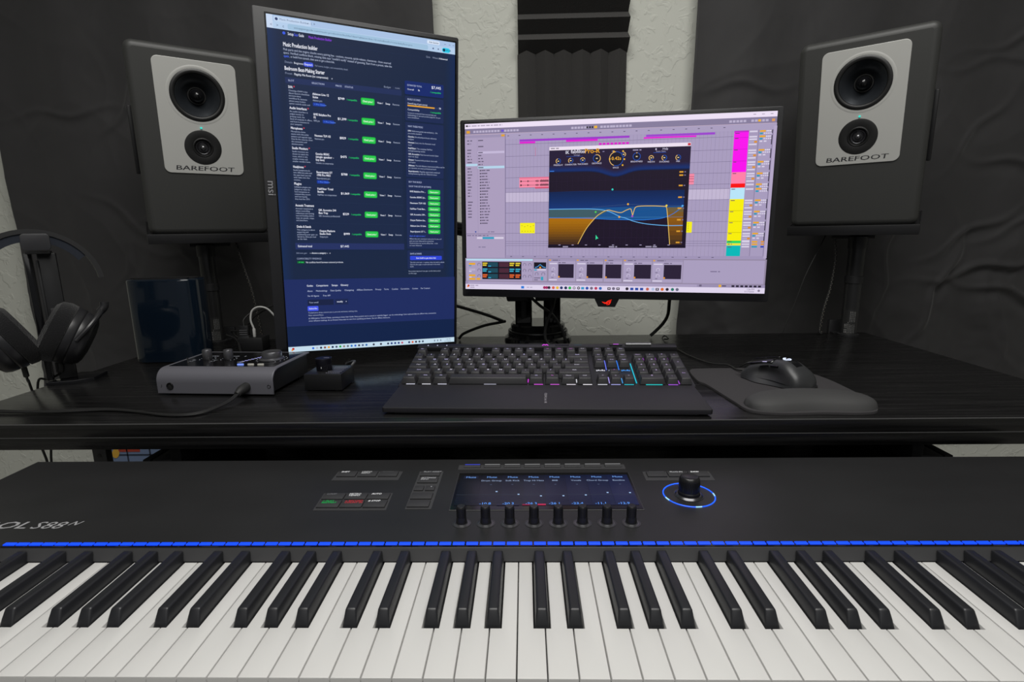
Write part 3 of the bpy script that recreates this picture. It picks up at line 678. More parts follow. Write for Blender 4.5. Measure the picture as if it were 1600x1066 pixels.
for u, c in ((.207, '2878d8'), (.284, 'a02860'), (.292, 'a02860'), (.300, '302838'), (.315, 'd86048'), (.329, 'e8b838'), (.343, '283868'), (.358, '203050'), (.372, '28b050'), (.387, '888090'), (.402, '383048'), (.416, '3898c8'), (.431, '3050a8'), (.446, '706880'), (.461, 'b84060'), (.476, '3868b8'), (.505, '302838'), (.520, '706880'), (.535, '302838'), (.565, '302838'), (.581, '2848a0'), (.597, '2848a0'), (.613, '2848a0'), (.632, 'c06050'), (.650, 'b0c0e0'), (.664, '302838'), (.680, 'd86828'), (.696, '302838'), (.713, '287868'), (.728, '686880')):
    if u == .207 or u in (.505, .535, .664, .581, .597, .613, .416): s.rect(u - .0052, .977, u + .0052, .992, c)
    else: s.disc(u, .984, .0052, c, 10)
    if u in (.505, .535, .664, .387, .402): s.rect(u - .002, .981, u + .002, .987, 'e8e0f0')
s.bars(.222, .981, 1, .035, .01, .006, 'b4a8c4', .1); s.t(.968, .981, '1:56 PM', .0044, '5a5070', align='R'); s.t(.968, .994, '5/17/2026', .0044, '5a5070', align='R'); s.disc(.982, .984, .004, '8a8098', 8)
scr = s.build('screen_image', wm, smooth=0); scr['label'] = 'lit lilac audio workstation screen with dark effect window'
# badge under the chin
b = MB(OS); zb = -.168 - .017
b.prism([(-.026, 0), (-.018, -.0165), (.016, -.0165), (.024, 0)], 0, .012, M_GLOSSB, M=T3(.0, .0125, zb) @ UP)
RED = glow('ff2a18', 1.0)
def lg_(pts): b.add([(x, -.0001, zb + y) for x, y in pts], [tuple(range(len(pts)))[::-1]], RED)
lg_([(-.0115, -.0052), (-.0088, -.0078), (-.0045, -.0105), (-.0030, -.0088), (-.0062, -.0072)])
lg_([(-.0075, -.0048), (-.0040, -.0078), (-.0020, -.0062), (.0020, -.0032), (.0095, -.0008), (.0088, -.0022), (.0028, -.0048), (-.0012, -.0085), (-.0035, -.0100)])
lg_([(.0020, -.0060), (.0082, -.0034), (.0068, -.0085), (.0045, -.0118), (-.0020, -.0128), (.0030, -.0102), (.0046, -.0076)])
lg_([(-.0028, -.0098), (.0002, -.0078), (.0034, -.0066), (.0022, -.0092), (-.0012, -.0112)])
o = b.build('logo_badge', wm, smooth=0); o['label'] = 'black tab with glowing red emblem'

# ---- upright monitor
pm, OS, MP = monitor('portrait_monitor', 'tall black monitor turned upright, showing a dark blue web page', (-.298, 1.079, 1.137), (.913, .408, -.029), (.046, -.032, .998), .336, .597, .022, .007, .010, .008, .06)
s = Screen(.336, .597, OS); s.hs = .76; WH = 'dfe4f4'; GR = '8c97b4'; BD = '1a2340'
s.rect(0, 0, 1, 1, '1a2742')
for k in range(6): s.rect(0, .035 + k*.0, .06 - k*.010, 1, ('1a2743', '1a2846', '1a2949', '1a2a4c', '192b4f', '182c52')[k]); s.rect(.94 + k*.010, .035, 1, 1, ('192743', '182846', '172849', '16284c', '15284e', '142850')[k])
s.rect(0, 0, 1, .0165, 'a9c2e4'); s.rect(0, .0165, 1, .0355, 'b4cdea'); s.rr(.10, .0185, .84, .0335, '9fc0dc', .008); s.rr(.035, .003, .215, .0165, 'c0d4ee', .006)
s.rect(0, 0, .03, .0355, 'c8d8f0'); s.disc(.048, .0098, .007, '2a3a68'); s.t(.062, .0120, 'Music Production Builder - S', .0060, '5a6a8c'); s.t(.197, .012, 'x', .006, '3a4868'); s.t(.226, .0125, '+', .008, '3a4868')
for u, t in ((.016, '<'), (.045, '>'), (.075, 'c')): s.t(u, .030, t, .0085, '4a5a80')
s.t(.13, .0288, 'setupgearguide.com/music-production/builder?daw=ableton-live-12-suite&audio=rme-babyface-pro', .0055, '56708c', width=.62)
s.rr(.835, .004, .908, .0145, 'd8e4f6', .005); s.t(.846, .0115, 'Ask Gemini', .0052, '2a3450', True)
for u in (.935, .962, .985): s.rect(u, .0088, u + .010, .0098, '4a5a80')
s.rr(.922, .0195, .970, .0335, '28c8e8', .012); s.disc(.934, .0265, .008, '103048'); s.t(.944, .0285, 'Work', .0055, '0a3a50', True); s.disc(.90, .0265, .004, '4a5a80', 6); s.disc(.87, .0265, .005, '4a5a80', 5)
s.disc(.080, .0445, .0072, '3858e0'); s.t(.098, .0485, 'Setup', .0088, WH, True, width=.028); s.t(.1275, .0485, 'Gear', .0088, '4a5ae0', True, width=.022); s.t(.1510, .0485, 'Guide', .0088, WH, True, width=.026); s.t(.199, .0492, 'Music Production Builder', .0080, '8a3ae0', True, width=.117)
for u, t, c in ((.828, 'Quiz', GR), (.865, 'Wizard', GR), (.905, 'Advanced', WH)): s.t(u, .056, t, .0055, c, c == WH)
s.rect(.0, .0575, 1, .0580, '243050')
s.t(.072, .0795, 'Music Production builder', .0125, 'f2f4ff', True, width=.170)
s.t(.072, .0905, 'Pick parts and the engine checks every pairing live - sockets, mounts, quick-release, clearances - from sourced', .0068, 'b8c2dc', width=.555)
s.t(.072, .0995, 'specs. Verified conflicts block, missing data says "couldn\'t verify" instead of guessing. Start from a preset, take the', .0068, 'b8c2dc', width=.560)
s.t(.072, .1085, 'quiz', .0068, '4a6af0', True); s.t(.100, .1085, ', or build from scratch, then save to get a share link.', .0068, 'b8c2dc', width=.225)
s.t(.075, .1240, 'Details', .0060, GR); s.t(.120, .1240, 'Beginner', .0062, WH); s.rr(.168, .115, .216, .1275, '3a50d8', .007); s.t(.192, .1240, 'Expert', .0066, WH, True, 'C'); s.t(.224, .1240, 'Full scores, badges, and compatibility detail.', .0054, GR, width=.17)
s.t(.072, .1435, 'Bedroom Beat-Making Starter', .0120, 'f2f4ff', True, width=.200)
s.t(.074, .1545, 'Preset', .0060, GR); s.t(.118, .1550, 'Flagship Mix Room (no compromise)', .0066, WH, True, width=.170); s.t(.305, .1550, 'v', .007, WH)
s.rect(.072, .163, .684, .667, '1c2946'); s.rect(.072, .163, .684, .179, '222f58')
for u, t in ((.086, 'SLOT'), (.203, 'SELECTION'), (.325, 'PRICE'), (.373, 'STATUS')): s.t(u, .1735, t, .0056, 'a8b2d4', True)
s.t(.585, .1605, 'Budget', .0062, GR); s.rect(.632, .1525, .682, .163, '202c4a'); s.t(.648, .160, 'none', .0056, GR)
rows = [(.186, 'DAWs', ['Ableton Live 12', 'Suite'], 'Ableton pro', '$749', 1, 6), (.244, 'Audio Interfaces', ['RME Babyface Pro', 'FS'], 'RME pro', '$1,299', 1, 6), (.301, 'Microphones', ['Neumann TLM 102'], 'Neumann pro', '$829', 1, 6),
        (.3585, 'Studio Monitors', ['Genelec 8030C', '(single speaker -', 'buy two)'], 'Genelec no compromise', '$475', 1, 5), (.4130, 'Headphones', ['Beyerdynamic DT', '1990 Pro MKII'], 'Beyerdynamic pro', '$788', 1, 5),
        (.4630, 'Plugins', ['FabFilter Total', 'Bundle'], 'FabFilter no compromise', '$1,069', 0, 6), (.5280, 'Acoustic Treatment', ['GIK Acoustics 244', 'Bass Trap'], 'GIK Acoustics professional', '$229', 0, 6), (.5930, 'Desks & Stands', ['Output Platform', 'Studio Desk'], 'Output pro', '$999', 0, 5)]
cent = [.207, .266, .322, .378, .431, .490, .554, .617]
desc = [['Choosing a DAW is less', 'about feature checklists', 'and more about', 'workflow fit, because', 'almost every modern', 'option records audio and'], ['An audio interface is', 'judged mostly on', 'preamp noise, the', 'kind of outputs it offers,', 'and how it connects to', 'your computer.'], ['Microphone choice', 'starts with the polar', 'pattern and capsule type', 'that fit the source, then', 'the connection and', 'phantom power.'],
        ['Studio monitors are', 'chosen to match the', 'room, which is why', 'smaller rooms suit', 'smaller woofers here.'], ['Studio headphones do', 'two different jobs and', 'the open back you mix', 'with leaks into the', 'session.'], ['Software plugins are', 'judged on value for', 'how transparent or', 'colored they sound,', 'and how heavily', 'they load the CPU.'], ['Acoustic treatment is', 'about controlling', 'reflections and taming', 'low-end buildup before', 'bass on panels, traps,', 'and absorbers.'], ['This category is about', 'supporting and', 'positioning your gear, so', 'decide by what you load', 'on the desk.']]
for (v, nm, sel, sub, pr, star, nd), cv, ds in zip(rows, cent, desc):
    s.t(.085, v + .0065, nm, .0082, 'f0f2ff', True, width=.0054*len(nm))
    if v < .45: s.t(.088 + .0054*len(nm), v + .006, '*', .008, 'e04050', True)
    for k, L in enumerate(ds): s.t(.085, v + .0150 + k*.0072, L, .0052, 'a9b4d0', width=.0043*len(L))
    sv = v + .0185 - (.0 if len(sel) > 1 else -.004)
    for k, L in enumerate(sel): s.t(.204, sv + k*.0088, L, .0072, 'f0f2ff', True, width=.0056*len(L))
    s.t(.204, sv + len(sel)*.0088, sub, .0058, 'a9b4d0', width=.0044*len(sub))
    if nm in ('DAWs', 'Headphones'): s.rr(.204, sv + len(sel)*.0088 + .0035, .266, sv + len(sel)*.0088 + .0135, '1c3a9c', .004); s.t(.210, sv + len(sel)*.0088 + .0105, '+ Pro Choice', .0050, '5a8af8', True)
    if nm == 'Audio Interfaces': s.rr(.250, sv + .0105, .310, sv + .0205, '1c3a9c', .004); s.t(.255, sv + .0178, '+ Pro Choice', .0050, '5a8af8', True)
    s.t(.352, cv + .003, pr, .0075, 'f0f2ff', True, 'C'); s.t(.381, cv + .003, '/ compatible', .0060, '20c868', True, width=.055)
    s.rr(.457, cv - .010, .532, cv + .010, '18a838', .007); s.rr(.460, cv - .0082, .529, cv + .0082, '2cc850', .006); s.t(.4945, cv + .0028, 'Check price /', .0062, 'f4fff4', True, 'C', width=.056)
    s.t(.546, cv + .0032, 'View /', .0062, WH, True, width=.032); s.t(.592, cv + .0032, 'Swap', .0062, WH, True, width=.026); s.t(.632, cv + .0032, 'Remove', .0058, 'b0bad4', width=.038)
    s.rect(.074, v + .056, .682, v + .0566, '263352')
s.rect(.072, .647, .684, .667, '263262'); s.t(.085, .660, 'Estimated total', .0076, WH, True, width=.075); s.t(.338, .660, '$7,445', .0078, WH, True, 'C')
s.t(.074, .681, 'Add more gear:', .0058, GR, width=.058); s.t(.145, .681, '-- choose a category --', .0062, WH, True, width=.098); s.t(.252, .681, 'v', .006, WH)
s.t(.075, .699, 'COMPATIBILITY FINDINGS', .0064, GR, True, width=.132); s.rr(.076, .703, .116, .712, '14502e', .004); s.t(.080, .7095, '/ all clear', .0052, '30d870', True, width=.032); s.t(.122, .7105, 'No conflicts found between selected products.', .0062, WH, width=.205)
# right column
def card(v0, v1, c): s.rr(.702, v0, .929, v1, c, .006)
card(.133, .173, '16296a'); s.t(.716, .148, 'ESTIMATED TOTAL', .0056, 'a8b2d4', True, width=.085); s.t(.913, .148, '$7,445', .0092, WH, True, 'R'); s.t(.716, .160, 'Overall', .0056, WH); s.t(.778, .160, 'fit', .0058, WH, True); s.t(.913, .161, '/ compatible', .0056, '20c868', True, 'R')
card(.178, .252, '1e2b52'); s.t(.716, .190, 'BUILD SCORES', .0060, 'a8b2d4', True, width=.075); s.t(.716, .202, 'Overall (avg of part scores)', .0056, WH, width=.115); s.rect(.716, .2045, .910, .2085, '2c3a60'); s.rect(.716, .2045, .875, .2085, 'e8a430'); s.t(.913, .2085, '78', .0056, WH, True, 'R')
s.t(.716, .2205, 'Compatibility', .0056, WH); s.t(.913, .2225, '/ compatible', .0056, '20c868', True, 'R')
for k, L in enumerate(['Scores are computed from sourced data; see', 'methodology or see each product page for the per-', 'source breakdown.']): s.t(.716, .2305 + k*.0068, L, .0048, 'a9b4d0', width=.0040*len(L))
card(.257, .428, '1e2b52'); s.t(.716, .272, 'WHY THESE PICKS', .0062, 'a8b2d4', True, width=.088)
why = [('DAW:', ' Reference-grade stereo/latency - the', 'pro-studio standard'), ('Genelec:', ' Broadcast/post-house reference', 'pedigree'), ('Neumann:', ' Entry into the Neumann vocal', 'sound'), ('FabFilter:', ' The complete FabFilter', 'mixing/mastering toolset'), ('GIK Acoustics:', ' Real low-end control (best', 'can\'t do that)'), ('Output:', ' Purpose-built producer desk with', 'rack space'), ('Ableton:', ' The full Ableton instrument/effect set for', 'pro dynamics on every professional track'), ('Beyerdynamic:', ' Flagship open-back analytical', 'mixing/mastering with the TESLA.45 driver')]
for k, (a, b1, c1) in enumerate(why):
    v = .2855 + k*.0180; wa = .0048*len(a)
    s.t(.716, v, a, .0056, WH, True, width=wa); s.t(.717 + wa, v, b1, .0052, 'a9b4d0', width=.0042*len(b1)); s.t(.716, v + .0076, c1, .0052, 'a9b4d0', width=.0042*len(c1))
card(.432, .663, '1e2b52'); s.t(.716, .446, 'BUY THIS BUILD', .0060, 'a8b2d4', True, width=.078); s.t(.716, .460, 'SHOP THIS SETUP (8 ITEMS)', .0056, 'a8b2d4', True, width=.135)
for k, t in enumerate(['RME Babyface Pro ...', 'Genelec 8030C (si...', 'Neumann TLM 102', 'FabFilter Total Bun...', 'GIK Acoustics 244...', 'Output Platform Stu...', 'Ableton Live 12 Suite', 'Beyerdynamic DT 1...']):
    v = .4735 + k*.0188
    s.t(.722, v + .003, t, .0060, WH, True, width=.096); s.rr(.832, v - .0078, .908, v + .0078, '18a838', .007); s.rr(.835, v - .0062, .905, v + .0062, '2cc850', .006); s.t(.870, v + .0025, 'Check price /', .0055, 'f4fff4', True, 'C', width=.054)
s.t(.716, .6225, 'Open all eight at once /', .0052, '4a6af0', True, width=.098)
for k, L in enumerate(['Affiliate links earn commission same price for you, and', 'picks are never influenced by commissions.', 'Outbound links may become affiliate links - order', 'are never influenced.']): s.t(.716, .632 + k*.0075, L, .0048, 'a9b4d0', width=.0036*len(L))
card(.669, .732, '1e2b52'); s.t(.718, .683, 'SAVE & SHARE', .0060, 'a8b2d4', True, width=.072); s.rr(.718, .688, .917, .702, '3046d8', .005); s.t(.8175, .6975, 'Save build to get share link', .0058, WH, True, 'C', width=.125)
for k, L in enumerate(['This link is the tool - it updates when the build is edited.', 'Open the share page to rename and watch on the whole', 'build.']): s.t(.718, .712 + k*.0072, L, .0048, 'a9b4d0', width=.0036*len(L))
for k, L in enumerate(['Part product may launch new gear: see the latest product', 'on their page.']): s.t(.708, .742 + k*.0075, L, .0048, 'a9b4d0', width=.0036*len(L))
# page foot
s.rect(0, .762, 1, .915, '202d60'); s.rect(0, .915, 1, .983, '142448')
for u, t, wd in ((.119, 'Guides', .034), (.170, 'Comparisons', .066), (.255, 'Setups', .034), (.305, 'Glossary', .044)): s.t(u, .786, t, .0068, WH, True, width=wd)
for u, t, wd in ((.121, 'About', .028), (.167, 'Methodology', .063), (.247, 'Data Quality', .060), (.326, 'Changelog', .053), (.396, 'Affiliate Disclosure', .092), (.505, 'Privacy', .035), (.556, 'Terms', .028), (.603, 'Cookies', .038), (.657, 'Corrections', .053), (.728, 'Contact', .037), (.782, 'For Creators', .058)): s.t(u, .803, t, .0060, 'b8c2e0', width=wd)
s.t(.121, .819, 'For AI Agents', .0060, 'b8c2e0', width=.062); s.t(.205, .819, 'Free API', .0060, 'b8c2e0', width=.040)
s.rect(.119, .829, .262, .848, '1a2344'); s.t(.127, .8405, 'Your email', .0060, 'a9b4d0', width=.050); s.rect(.270, .829, .345, .848, '1d2850'); s.t(.280, .8405, 'weekly', .0062, WH, True, width=.034); s.t(.330, .840, 'v', .006, WH)
s.rr(.117, .850, .176, .866, '4456e8', .005); s.t(.1465, .8605, 'Subscribe', .0062, WH, True, 'C', width=.046)
for k, L in enumerate(['Tracked price drops, restock sync it, pro-only exclusives, necking rules.', 'Nine sections/filters.']): s.t(.119, .874 + k*.0085, L, .0050, 'a9b4d0', width=.0038*len(L))
for k, L in enumerate(['(c) 2026 Jupiter Channel Media, operating as Setup Gear Guide. Every product stat is sourced or explicitly flagged - see the methodology. Some outbound links are affiliate links; commissions', 'never influence rankings. As an Amazon Associate we earn from qualifying purchases. See our affiliate disclosure.']): s.t(.119, .8925 + k*.0085, L, .0050, 'b8c2e0', width=.76 if k == 0 else .47)
s.rect(0, .983, 1, 1, 'c4dcec'); s.disc(.026, .990, .007, 'c03028'); s.disc(.020, .994, .005, 'e89030')
for k, c in enumerate(('2868d8', 'b0b8c8', '283048', '884838', 'e8a030', '182848', '485068', '10a030', '908070', '606878', '2070c8', '3060c8', '383848', '506088', '3068b0', None, '303040', None, '302838', None, '283050', '1c3078', '1c3078', '1c3078', 'c05068', None, '203060', 'e05820', '302830', '384858', '405068')):
    if c: s.disc(.135 + k*.0219, .9915, .0068, c, 8)
s.t(.975, .9905, '1:56 PM', .0045, '4a5a70', align='R'); s.t(.975, .998, '5/17/2026', .0045, '4a5a70', align='R'); 
for u in (.865, .885, .905): s.rect(u, .9885, u + .008, .9945, '7a8aa0')
scr = s.build('screen_image', pm, smooth=0); scr['label'] = 'lit dark blue web page with green buttons'
b = MB(OS); b.text('msi', T3(-.168 - .0120, -.0011, .012) @ UP @ R('Z', -90) @ T3(-.012, -.004, 0) , .0185, ink('8e8e92'), True, sx=1.05); o = b.build('logo_lettering', pm, smooth=0); o['label'] = 'grey letters on the left bezel'

# ------------------------------------------------------------------ studio speakers on clamp stands
M_CAB = mat('speaker_grey_paint', (.040, .0405, .0385), .48, bump=((900, 900, 900), .12, .0004, 2))
M_PLATE = mat('speaker_silver_plate', (.50, .50, .475), .42, metal=.15)
M_CONE = mat('aluminium_cone_dark', (.030, .034, .040), .30, metal=.5)
M_SURR = mat('rubber_surround', (.010, .010, .010), .42)
SW, SH, SD, TILT = .248, .395, .245, .155
def speaker(name, label):
    t = thing(name, label, 'speaker', group='pair of studio speakers')
    pz = SH/2 + .056; F = T3(0, 0, pz) @ UP
    def ringface(b, outer, holes, z, m, M):       # flat face with round openings
        bb = bmesh.new()
        for lp in [outer] + holes:
            vs = [bb.verts.new((x, y, 0)) for x, y in lp]
            for k in range(len(vs)): bb.edges.new((vs[k], vs[(k+1) % len(vs)]))
        bmesh.ops.triangle_fill(bb, use_beauty=True, use_dissolve=False, edges=bb.edges[:], normal=(0, 0, 1))
        for f in bb.faces:
            if f.normal.z < 0: f.normal_flip()
        b.bm(bb, m, M @ T3(0, 0, z))
    def circ(r, cy, n=64): return [(r*math.cos(2*PI*k/n), cy + r*math.sin(2*PI*k/n)) for k in range(n)]
    def loft(b, loops, m, M, cap=None):
        n = len(loops[0][0]); V = [(x, y, z) for lp, z in loops for x, y in lp]
        b.add(V, [(q*n + k, q*n + (k+1) % n, (q+1)*n + (k+1) % n, (q+1)*n + k) for q in range(len(loops)-1) for k in range(n)] + ([tuple(range((len(loops)-1)*n, len(loops)*n))] if cap else []), m, M)
    holes = [circ(.0525, .047), circ(.0200, -.0600)]
    b = MB(); Cb = T3(0, 0, SH/2) @ UP; br = .0135
    lp = [(rrect(SW - 2*br*(1 - math.sin(math.radians(t))), SH - 2*br*(1 - math.sin(math.radians(t))), br*math.sin(math.radians(t)) + .004, 6), -br*(1 - math.cos(math.radians(t)))) for t in (0, 18, 36, 54, 72, 90)]
    lp += [(rrect(SW - 2*br*(1 - math.sin(math.radians(t))), SH - 2*br*(1 - math.sin(math.radians(t))), br*math.sin(math.radians(t)) + .004, 6), -SD + br*(1 - math.cos(math.radians(t)))) for t in (90, 60, 30, 0)]
    loft(b, lp, M_CAB, Cb, cap=True)
    ringface(b, lp[0][0], [circ(.0525, .103), circ(.0200, -.0040)], 0, M_CAB, Cb); cab = b.build('cabinet', t, smooth=40)
    b = MB(); po = rrect(.157, .233, .0125, 6)
    loft(b, [(rrect(.1554, .2314, .0118, 6), .0022), (rrect(.1565, .2325, .0123, 6), .0019), (po, .0012), (po, -.0004)], M_PLATE, F)
    ringface(b, rrect(.1554, .2314, .0118, 6), holes, .0022, M_PLATE, F)
    # BAREFOOT lettering along the lower edge
    b.text('BAREFOOT', F @ T3(0, -.1095, .00232), .0135, ink('26262a'), True, align='C', shear=.12, width=.117)
    b.text('BAREFOOT', F @ T3(-.0002, -.1089, .00238), .0119, M_PLATE, False, align='C', shear=.12, width=.1148)
    b.lathe([(.0520, .0023), (.0545, .0027), (.0575, .0027), (.0600, .0021)], M_PLATE, 64, M=F @ T3(0, .047, 0))
    p = b.build('baffle_plate', t); p['label'] = 'silver front plate with black maker lettering'
    W = F @ T3(0, .047, 0)
    b = MB(); b.lathe([(.0528, -.004), (.0528, .0034), (.0515, .0040), (.0495, .0050), (.0470, .0052), (.0445, .0040), (.0430, .0012)], M_SURR, 64, M=W)
    wf = b.build('woofer', t)
    b = MB(); b.lathe([(.0431, .0014), (.036, -.0050), (.027, -.0150), (.0195, -.0245), (.0175, -.0265)], M_CONE, 64, M=W); b.lathe([(.0190, -.0250), (.0180, -.0225), (.0155, -.0225), (.0140, -.0300), (0, -.031)], M_SURR, 48, M=W); b.build('cone', wf)
    b = MB(); b.lathe([(.0145, -.0300), (.0140, -.0170), (.0115, -.0085), (.0070, -.0030), (.0030, -.0006), (0, .0002)], M_GLOSSB, 40, M=W); b.build('phase_plug', wf)
    TW = F @ T3(0, -.0600, 0)
    b = MB(); b.lathe([(.0364, .0018), (.0364, .0026), (.0352, .0030), (.0225, .0026), (.0205, .0022), (.0198, .0032), (.0186, .0036), (.0174, .0024), (.0160, -.0016), (.0145, -.0030)], M_SURR, 56, M=TW)
    tw = b.build('tweeter', t)
    b = MB(); b.lathe([(.0150, -.0030), (.0140, -.0006), (.0128, -.0012), (.0108, -.0036), (.0098, -.0014), (.0088, -.0026), (.0060, -.0030), (0, -.0032)], mat('tweeter_ring_metal', (.05, .05, .055), .25, metal=.6), 48, M=TW); b.build('ring_radiator', tw)
    b = MB(); b.lathe([(.0062, -.0028), (.0048, .0022), (.0022, .0048), (0, .0054)], mat('tweeter_tip', (.25, .25, .26), .25, metal=.9), 32, M=TW); b.build('phase_plug', tw)
    b = MB(); b.lathe([(0, .0034), (.0020, .0034), (.0020, .0022)], glow('30e8d8', 1.0), 16, M=F @ T3(0, -.0190, .0012)); o = b.build('status_light', t); o['label'] = 'small turquoise lit dot'
    b = MB(); b.prism(rrect(.19, .30, .01, 4), 0, .012, M_SATIN, M=T3(0, SD + .012, SH/2) @ UP)
    for k in range(11): b.box((-.075 + k*.015, SD + .020, SH/2 + .03), (.003, .018, .18), M_SATIN)
    b.build('amplifier_panel', t)
    for sx in (-1, 1):
        b = MB(); b.box((sx*(SW/2 + .004), SD - .035, SH*.50), (.010, .045, .155), M_BLACK, .003); b.build('side_bracket', t)
    return t
def stand(name, label):
    t = thing(name, label, 'speaker stand', group='pair of clamp speaker stands')
    return t
def place_speaker(sp, a, x, y, z):
    sp.location = (x, y, z); sp.rotation_euler = (Matrix.Rotation(a, 3, 'Z') @ Matrix.Rotation(TILT, 3, 'X')).to_euler()
AL, AR = .605, -.615
spl = speaker('studio_speaker', 'grey studio speaker with silver front, left of the upright monitor')
spr = copy_tree(spl); spr['label'] = 'grey studio speaker with silver front, right of the wide monitor'
def foot(cx, cz, a):      # face centre -> bottom front edge
    n = Vector((math.sin(a), -math.cos(a), 0)); ay = Vector((0, 0, math.cos(TILT))) + n * math.sin(TILT)
    return Vector((cx, 1.25, cz)) - ay * SH/2
FL = foot(-.717, 1.268, AL); FR = foot(.727, 1.263, AR)
place_speaker(spl, AL, *FL); place_speaker(spr, AR, *FR)
M_POLE = mat('stand_black_paint', (.016, .016, .0165), .30)
LBL = ink('929290')
def build_stand(name, label, F, a, px, py):
    t = thing(name, label, 'speaker stand', (px, py, DZ), group='pair of clamp speaker stands')
    IM = Matrix.Translation((-px, -py, -DZ))
    PM = IM @ Matrix.Translation(F) @ Matrix.Rotation(a, 4, 'Z') @ Matrix.Rotation(TILT, 4, 'X')
    b = MB(PM); b.box((0, SD/2 - .005, -.0035), (.258, SD - .01, .005), M_SATIN, .001); b.box((0, -.0035, -.008), (.258, .004, .022), M_SATIN, .0012)
    for sx in (-1, 1): b.box((sx*.128, SD/2 - .005, -.007), (.003, SD - .01, .014), M_SATIN, .001)
    b.build('tray_plate', t)
    b = MB(PM); b.box((0, SD*.42, -.018), (.075, .06, .022), M_BLACK, .003); b.cyl((0, 0, 0), .014, .09, M_BLACK, 24, M=T3(-.045, SD*.42, -.031) @ R('Y', 90)); b.build('tilt_head', t)
    top = (Matrix.Translation(F) @ Matrix.Rotation(a, 4, 'Z') @ Matrix.Rotation(TILT, 4, 'X')) @ Vector((0, SD*.42, -.03)) - Vector((px, py, DZ))
    hz = top.z - .015
    b = MB(); b.cyl((0, 0, .0), .0185, hz*.93, M_POLE, 40, bev=.001); b.cyl((0, 0, hz*.55), .0205, .018, M_BLACK, 40, bev=.002); b.cyl((0, 0, hz*.90), .021, .03, M_BLACK, 40, bev=.002)
    b.tube([(0, 0, hz*.94), (top.x*.5, top.y*.5, hz - .004), (top.x, top.y, top.z + .004)], .013, M_BLACK, 16, 4); pole = b.build('pole', t)
    # paper label wrapped round the foot of the pole
    b = MB(); n = 10
    a0, a1 = (math.radians(-158), math.radians(-78)) if px > 0 else (math.radians(-105), math.radians(-25))
    V = []
    for i in range(n + 1):
        th = a0 + (a1 - a0)*i/n
        for z in (.006, .066): V.append((.0188*math.cos(th), .0188*math.sin(th), z))
    b.add(V, [(2*i, 2*i+2, 2*i+3, 2*i+1) for i in range(n)], mat('label_black', (.02, .02, .02), .4))
    for k in range(7):
        th = a0 + (a1 - a0)*(k + .8)/7.6
        for z0, z1 in (((.008, .030), (.036, .062)) if k > 2 else ((.008, .018), (.021, .031)) if k < 2 else ((.007, .036),)):
            z = z0
            while z < z1:
                L = .002 + .004*random.random(); w_ = .018 if k > 1 else .035
                b.add([(.01895*math.cos(th - w_), .01895*math.sin(th - w_), z), (.01895*math.cos(th + w_), .01895*math.sin(th + w_), z), (.01895*math.cos(th + w_), .01895*math.sin(th + w_), min(z + L, z1)), (.01895*math.cos(th - w_), .01895*math.sin(th - w_), min(z + L, z1))], [(0, 1, 2, 3)], LBL)
                z += L + .0011
    o = b.build('label', pole, smooth=60); o['label'] = 'black sticker with white print'
    b = MB(); b.lathe([(0, 0), (.024, 0), (.024, .004), (.0195, .006)], M_BLACK, 40)
    b.build('foot_collar', t)
    b = MB(); b.box((0, .0425, -.012), (.055, .012, .09), M_SATIN, .002); b.box((0, .0305, .0017), (.05, .020, .003), M_SATIN); b.box((0, .014, -.062), (.05, .054, .006), M_SATIN, .001); b.cyl((0, 0, -.059), .008, .017, M_CHROME, 16); b.build('desk_clamp', t)
    return t
build_stand('speaker_stand', 'black pole stand clamped to the desk edge under the left speaker', FL, AL, -.800, 1.350)
build_stand('speaker_stand', 'black pole stand with a white-printed sticker under the right speaker', FR, AR, .812, 1.350)

# ------------------------------------------------------------------ dual monitor arm
ma = thing('monitor_arm', 'black two-column monitor arm clamped behind the computer keyboard', 'monitor arm', (.030, 1.295, DZ))
IM = Matrix.Translation((-.030, -1.295, -DZ))
b = MB(); b.lathe([(0, 0), (.079, 0), (.082, .006), (.080, .018), (.074, .022)], M_GLOSSB, 56); b.box((.004, -.081, .012), (.055, .004, .010), M_BLACK, .001)
for k in range(4): b.box((-.012 + k*.009, -.0832, .012), (.006, .0006, .004), ink('56565a'))
b.build('clamp_base', ma)
b = MB(); b.lathe([(.074, .018), (.073, .030), (.066, .034), (.066, .048), (.062, .052), (0, .052)], M_GLOSSB, 56); b.torus((0, 0, .033), .070, .0025, M_SATIN); b.build('swivel_hub', ma)
for sx in (-1, 1):
    b = MB(); b.box((sx*.034, 0, .150), (.040, .046, .200), M_GLOSSB, .004, 3); b.box((sx*.034, -.0235, .15), (.012, .003, .17), M_SATIN, .001)
    b.box((sx*.034 - .014, -.004, .126), (.05, .05, .040), M_BLACK, .004, 3, taper=(1.25, 1)); b.build('column', ma)
def armto(M, off, sx):
    tgt = IM @ (M @ Vector(off)); b = MB()
    p0 = Vector((sx*.034, .0, .245)); mid = Vector((tgt.x*.55 + sx*.03, max(.10, tgt.y*.6 + .09), .285))
    b.tube([p0, mid], .017, M_GLOSSB, 16, 1); b.cyl(p0 - Vector((0, 0, .02)), .022, .055, M_BLACK, 28, bev=.003); b.cyl(mid - Vector((0, 0, .025)), .021, .05, M_BLACK, 28, bev=.003)
    b.tube([mid, tgt + (mid - tgt)*.10], .014, M_GLOSSB, 16, 1); b.build('swing_arm', ma)
    b = MB(IM @ M @ T3(off[0], off[1] - .016, off[2])); b.prism(rrect(.115, .115, .008, 4), 0, .004, M_SATIN, M=T3(0, .006, 0) @ UP); b.cyl((0, 0, 0), .020, .022, M_BLACK, 24, M=T3(0, .024, 0) @ UP); b.build('mounting_plate', ma)
armto(MW, (0, .080, .185), 1); armto(MP, (0, .078, .307), -1)

